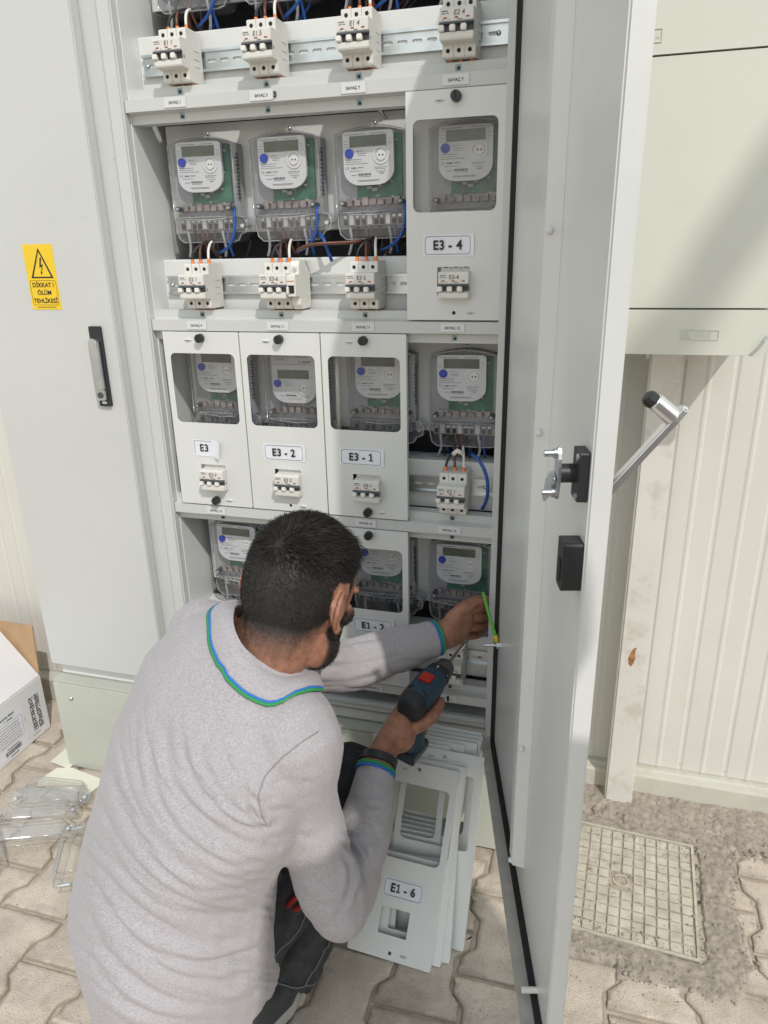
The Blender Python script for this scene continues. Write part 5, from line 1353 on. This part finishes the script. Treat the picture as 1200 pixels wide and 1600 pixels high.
# armhole seam, collar, trim
from mathutils.bvhtree import BVHTree
bvh = BVHTree.FromPolygons([Vector(p) for p in co2], [tuple(p.vertices) for p in sh.polygons])
STG = mat('green_trim', (.03, .30, .085), .8); STB = mat('blue_trim', (.035, .17, .52), .8)
cn = (HC - NK).normalized(); cr_ = (RB - cn * RB.dot(cn)).normalized(); cf_ = cn.cross(cr_)
CC = Vector((.394, -.447, .727))
inner = []; outer = []; NC = 44
for i in range(NC + 1):
    a = R(90 + 24) + (2 * PI - R(48)) * i / NC                            # opens at the throat
    dr__ = cr_ * math.cos(a) + cf_ * math.sin(a)
    back = max(0, -math.sin(a))
    rc = max(0, math.cos(a + .45)) ** 1.3
    inner.append(CC + dr__ * (.0665 + .016 * rc) + cn * (.012 + .010 * back - .020 * rc))
    tgt = CC + dr__ * (.094 + .012 * max(0, math.sin(a)) + .036 * rc) - cn * (.010 + .004 * back + .022 * rc)
    loc, nr, _, _ = bvh.find_nearest(tgt)
    outer.append(loc + nr * .0045)
def strip(a_l, b_l, off, n_=5):
    rows = []
    for k in range(n_ + 1):
        t_ = k / n_; row = []
        for i in range(len(a_l)):
            p = a_l[i].lerp(b_l[i], t_); c = (p - CC); c -= cn * c.dot(cn)
            row.append(p + cn * (.010 * math.sin(PI * t_)) * (1 - .4 * t_) + c.normalized() * .003 * math.sin(PI * t_) + off)
        rows.append(row)
    return rows
rows = strip(inner, outer, Vector((0, 0, 0)))
mb = MB(); mb.closed = False; n_ = len(inner); vs = [p for r_ in rows for p in r_]
mb.add(vs, [(k * n_ + i, k * n_ + i + 1, (k + 1) * n_ + i + 1, (k + 1) * n_ + i) for k in range(len(rows) - 1) for i in range(n_ - 1)])
stand = [p - cn * .040 - (p - CC - cn * (p - CC).dot(cn)).normalized() * .002 for p in inner]
mb.add(inner + stand, [(i, i + 1, n_ + i + 1, n_ + i) for i in range(n_ - 1)])
colr = mb.build('collar', FABRIC, man, smooth=180, world=True)
sol = colr.modifiers.new('cloth', 'SOLIDIFY'); sol.thickness = .0022; sol.offset = 0
def trim(name, t0, t1, m_):
    A_ = [rows[-1][i] + (rows[-2][i] - rows[-1][i]).normalized() * t0 + (Vector((0, 0, 1)) - FB * .6).normalized() * .0012 for i in range(n_)]
    B_ = [rows[-1][i] + (rows[-2][i] - rows[-1][i]).normalized() * t1 + (Vector((0, 0, 1)) - FB * .6).normalized() * .0012 for i in range(n_)]
    nn = [(rows[-1][i] - CC) for i in range(n_)]
    mb = MB(); mb.closed = False
    mb.add(A_ + B_, [(i, i + 1, n_ + i + 1, n_ + i) for i in range(n_ - 1)])
    o = mb.build(name, m_, colr, smooth=180); sl_ = o.modifiers.new('cloth', 'SOLIDIFY'); sl_.thickness = .0022; sl_.offset = 0
trim('green_trim', -.0006, .0036, STG); trim('blue_trim', .0037, .0074, STB)
def cuff(q_, d_, r_, s0, s1, name, m_):
    u = d_.orthogonal().normalized(); v = d_.cross(u)
    ra = [q_ + d_ * s0 + (u * math.cos(a) + v * math.sin(a)) * r_ for a in np.linspace(0, 2 * PI, 28, endpoint=False)]
    rb_ = [q_ + d_ * s1 + (u * math.cos(a) + v * math.sin(a)) * (r_ - .0005) for a in np.linspace(0, 2 * PI, 28, endpoint=False)]
    mb = MB().loft([ra, rb_], caps=False); mb.closed = False
    o = mb.build(name, m_, SHIRT, smooth=180); s_ = o.modifiers.new('cloth', 'SOLIDIFY'); s_.thickness = .0022; s_.offset = 0
cuff(cuts[0][0], cuts[0][1], .0352, -.002, .0035, 'blue_cuff_trim', STB); cuff(cuts[0][0], cuts[0][1], .0352, .0036, .0090, 'green_cuff_trim', STG)
cuff(cuts[1][0], cuts[1][1], .0350, -.003, .0025, 'blue_cuff_trim', STB); cuff(cuts[1][0], cuts[1][1], .0350, .0026, .0078, 'green_cuff_trim', STG)
# seam round the right armhole
q0 = SRt + Vector((-.035, .0, .0)); arm = (ER - SRt).normalized(); ax2 = (arm * .35 + RB * .75).normalized(); u = ax2.orthogonal().normalized(); v = ax2.cross(u)
pts = []
sp_ = [(497, 1143), (470, 1160), (438, 1186), (414, 1212), (403, 1242), (408, 1272), (418, 1292)]
for i in range(len(sp_) - 1):
    for j in range(6):
        x_, y_ = [sp_[i][k] + (sp_[i + 1][k] - sp_[i][k]) * j / 6 for k in (0, 1)]
        loc, nr, _, dist = bvh.ray_cast(CAM_LOC, (CF + CR * ((x_ - 600) / 1140) - CU * ((y_ - 800) / 1140)).normalized())
        if loc: pts.append(loc + nr * .0004)
pts = [pts[0]] + [(pts[i - 1] + pts[i] * 2 + pts[i + 1]) / 4 for i in range(1, len(pts) - 1)] + [pts[-1]]
MB().tube(pts, .0011, 5).build('armhole_seam', mat('grey_seam', (.30, .28, .285), .9), SHIRT, smooth=180)
# wristwatch strap
dW = (WR - ER).normalized(); qw = WR + dW * .004; u = dW.orthogonal().normalized(); v = dW.cross(u)
mb = MB().loft([[qw + dW * s_ + (u * math.cos(a) + v * math.sin(a)) * (.0325 + e_) for a in np.linspace(0, 2 * PI, 26, endpoint=False)] for s_, e_ in ((-.009, -.002), (-.008, .0012), (.006, .0012), (.007, -.002))], caps=False)
mb.closed = False
mb.build('watch_strap', BLACK, man, smooth=50, world=True)

# ---- trousers and shoes
TR = MB()
TR.ell((.262, -.575, .17), (RB * .135, FB * .115, Vector((0, 0, .095))), 28, 16)
limb(TR, [HL, HL.lerp(KL, .5) + Vector((0, 0, .02)), KL], [.072, .078, .066]); limb(TR, [KL, KL.lerp(AL, .45) + Vector((0, -.02, 0)), AL + Vector((0, 0, .02))], [.064, .066, .062])
limb(TR, [HR_, HR_.lerp(KR, .5) + Vector((.006, .0, .01)), KR], [.072, .078, .064]); limb(TR, [KR, KR.lerp(AR, .45) + Vector((.010, -.010, -.01)), AR + Vector((.004, .0, .012))], [.062, .068, .066])
tr = fuse(TR, 0.0045, 6)
for q_, k_2 in ((AL, KL), (AR, KR)):
    dq = (q_ - k_2).normalized(); qq = q_ - dq * .0
    cut(tr, lambda c: (c - qq).dot(dq) > .004 and (c - qq).length < .11)
co = get_co(tr); no = get_no(tr)
dspt = np.array([noise.fractal(Vector((p[0] * 30, p[1] * 22, p[2] * 40)), .9, 2.1, 4) * .0038 + noise.noise(Vector((p[0] * 12, p[1] * 30, p[2] * 55))) * .0040 for p in co])
set_co(tr, co + no * dspt[:, None])
JEAN = mat('black_denim', (.030, .031, .036), .85, var=.45, vscale=45, bump=.35, bscale=900, dirt=(.085, .085, .09), damt=.6, dscale=16)
TROU = put(tr, 'trousers', JEAN, man)
sol = TROU.modifiers.new('cloth', 'SOLIDIFY'); sol.thickness = .002; sol.offset = -1
bt = BVHTree.FromPolygons([Vector(p) for p in get_co(tr)], [tuple(p.vertices) for p in tr.polygons])
def seam(name, a, b2, side, k=26):
    pts = []
    for i in range(k):
        p = Vector(a).lerp(Vector(b2), i / (k - 1)) + side * .12; loc, nr, _, _ = bt.find_nearest(p); pts.append(loc + nr * .0008)
    MB().tube(pts, .0012, 5).build(name, mat('grey_stitching', (.16, .16, .17), .8), TROU, smooth=180)
seam('leg_seam', KR, AR, Vector((.8, -.5, .1)).normalized()); seam('leg_seam', HR_, KR, Vector((.8, -.55, .0)).normalized())
def hem(q_, k_2, r_):
    dq = (q_ - k_2).normalized(); u = dq.orthogonal().normalized(); v = dq.cross(u); pts = []
    for a in np.linspace(0, 2 * PI, 40):
        loc, nr, _, _ = bt.find_nearest(q_ - dq * .012 + (u * math.cos(a) + v * math.sin(a)) * r_); pts.append(loc + nr * .001)
    MB().tube(pts, .0012, 5).build('hem_stitching', mat('grey_stitching', (.16, .16, .17), .8), TROU, smooth=180)
hem(AR, KR, .07); hem(AL, KL, .07)
def shoe(heel, toe, col):
    h_, t_ = Vector(heel), Vector(toe); d_ = (t_ - h_); L_ = d_.length; d_.normalize(); s_ = d_.cross(Vector((0, 0, 1)))
    up = Vector((0, 0, 1)); so = MB(); uppr = MB()
    prof = [(0, .018), (.04, .028), (.25, .031), (.5, .033), (.75, .043), (.9, .038), (1.0, .020)]
    def rg(z, g_): 
        l = [h_ + d_ * (L_ * a) + s_ * (w_ + g_) + up * z for a, w_ in prof]; r_ = [h_ + d_ * (L_ * a) - s_ * (w_ + g_) + up * z for a, w_ in reversed(prof)]
        return l + r_
    so.loft([rg(.002, 0), rg(.008, .003), rg(.026, .003), rg(.030, .001)])
    a = so.build('sole', mat('white_rubber_sole', (.38, .37, .35), .6, var=.1, vscale=30), man, smooth=50, world=True)
    def rg2(z0, z1, g_, k=1.0):
        l = [h_ + d_ * (L_ * a) + s_ * (w_ + g_) + up * (z0 + (z1 - z0) * (1 - a) ** .8) for a, w_ in prof]; r_ = [h_ + d_ * (L_ * a) - s_ * (w_ + g_) + up * (z0 + (z1 - z0) * (1 - a) ** .8) for a, w_ in reversed(prof)]
        return l + r_
    uppr.loft([rg2(.0305, .0305, .001), rg2(.045, .060, -.001), rg2(.062, .092, -.014)])
    uppr.build('shoe', col, man, smooth=60, world=True)
SHOE = mat('dark_brown_shoe', (.06, .04, .03), .6, var=.3, vscale=30)
shoe((.345, -.640, 0), (.385, -.455, 0), mat('dark_grey_shoe', (.05, .05, .055), .6, var=.3, vscale=30)); shoe((.190, -.500, 0), (.285, -.270, 0), SHOE)

# ------------------------------------------------------------------ the bystander outside the picture whose shadow falls on the paving
by = thing('person', 'bystander in dark clothes behind the open door, only the shadow on the paving shows', 'person', (1.22, -1.26, 0), (0, 0, R(40)))
b_ = MB()
b_.ell((0, .01, 1.66), ((.078, 0, 0), (0, .096, 0), (0, 0, .115)), 20, 14); limb(b_, [(0, .0, 1.58), (0, -.01, 1.46)], [.055, .062])
b_.sph((0, .105, 1.65), .014, 8, 6)
for s in (-1, 1):
    b_.ell((s * .078, .0, 1.65), ((.008, 0, 0), (0, .018, 0), (0, 0, .030)), 10, 6)
    limb(b_, [(s * .175, -.01, 1.42), (s * .215, -.03, 1.13), (s * .20, .06, .90)], [.045, .038, .026]); limb(b_, [(s * .20, .06, .90), (s * .195, .085, .83)], [.030, .032])
    for i in range(4): limb(b_, [(s * .20, .062 + i * .018, .835), (s * .195, .068 + i * .018, .79), (s * .185, .070 + i * .016, .755 + .006 * i)], [.009, .009, .007], 8)
    limb(b_, [(s * .185, .10, .86), (s * .165, .115, .825), (s * .160, .12, .795)], [.012, .010, .008], 8)
    limb(b_, [(s * .09, 0, .90), (s * .095, .01, .50), (s * .10, -.02, .09)], [.075, .050, .035])
b_.loft([ering((0, 0, z), Vector((1, 0, 0)), Vector((0, 1, 0)), w_, d_) for z, w_, d_ in ((.86, .15, .10), (1.1, .14, .09), (1.3, .165, .10), (1.42, .15, .08), (1.47, .07, .06))])
put(fuse(b_, .006, 2), 'body', mat('bystander_skin', (.40, .22, .15), .5), by).location = (0, 0, 0)
s_ = MB(); s_.loft([ering((0, 0, z), Vector((1, 0, 0)), Vector((0, 1, 0)), w_, d_) for z, w_, d_ in ((.80, .185, .135), (1.1, .175, .12), (1.3, .20, .125), (1.42, .18, .095), (1.48, .085, .075))])
for s in (-1, 1): limb(s_, [(s * .165, -.01, 1.41), (s * .218, -.03, 1.13), (s * .205, .045, .94)], [.068, .052, .040])
put(fuse(s_, .008, 4), 'shirt', mat('dark_blue_cotton', (.04, .05, .08), .9, var=.2, vscale=30), by).location = (0, 0, 0)
t_ = MB(); t_.ell((0, 0, .88), ((.17, 0, 0), (0, .125, 0), (0, 0, .11)), 20, 12)
for s in (-1, 1): limb(t_, [(s * .09, 0, .88), (s * .097, .01, .50), (s * .10, -.02, .06)], [.095, .070, .058])
put(fuse(t_, .008, 3), 'trousers', JEAN, by).location = (0, 0, 0)
h_ = MB(); h_.ell((0, -.008, 1.685), ((.084, 0, 0), (0, .098, 0), (0, 0, .098)), 20, 14); put(fuse(h_, .008, 2), 'hair', HAIR, by).location = (0, 0, 0)
for s in (-1, 1): MB().loft([[(s * .10 + a * .047, .04 + b * .13, .002) for a, b in circ(0, 0, 1, 14)], [(s * .10 + a * .048, .04 + b * .132, .03) for a, b in circ(0, 0, 1, 14)], [(s * .10 + a * .042, .02 + b * .10, .08) for a, b in circ(0, 0, 1, 14)]]).build('shoe', SHOE, by, smooth=60)
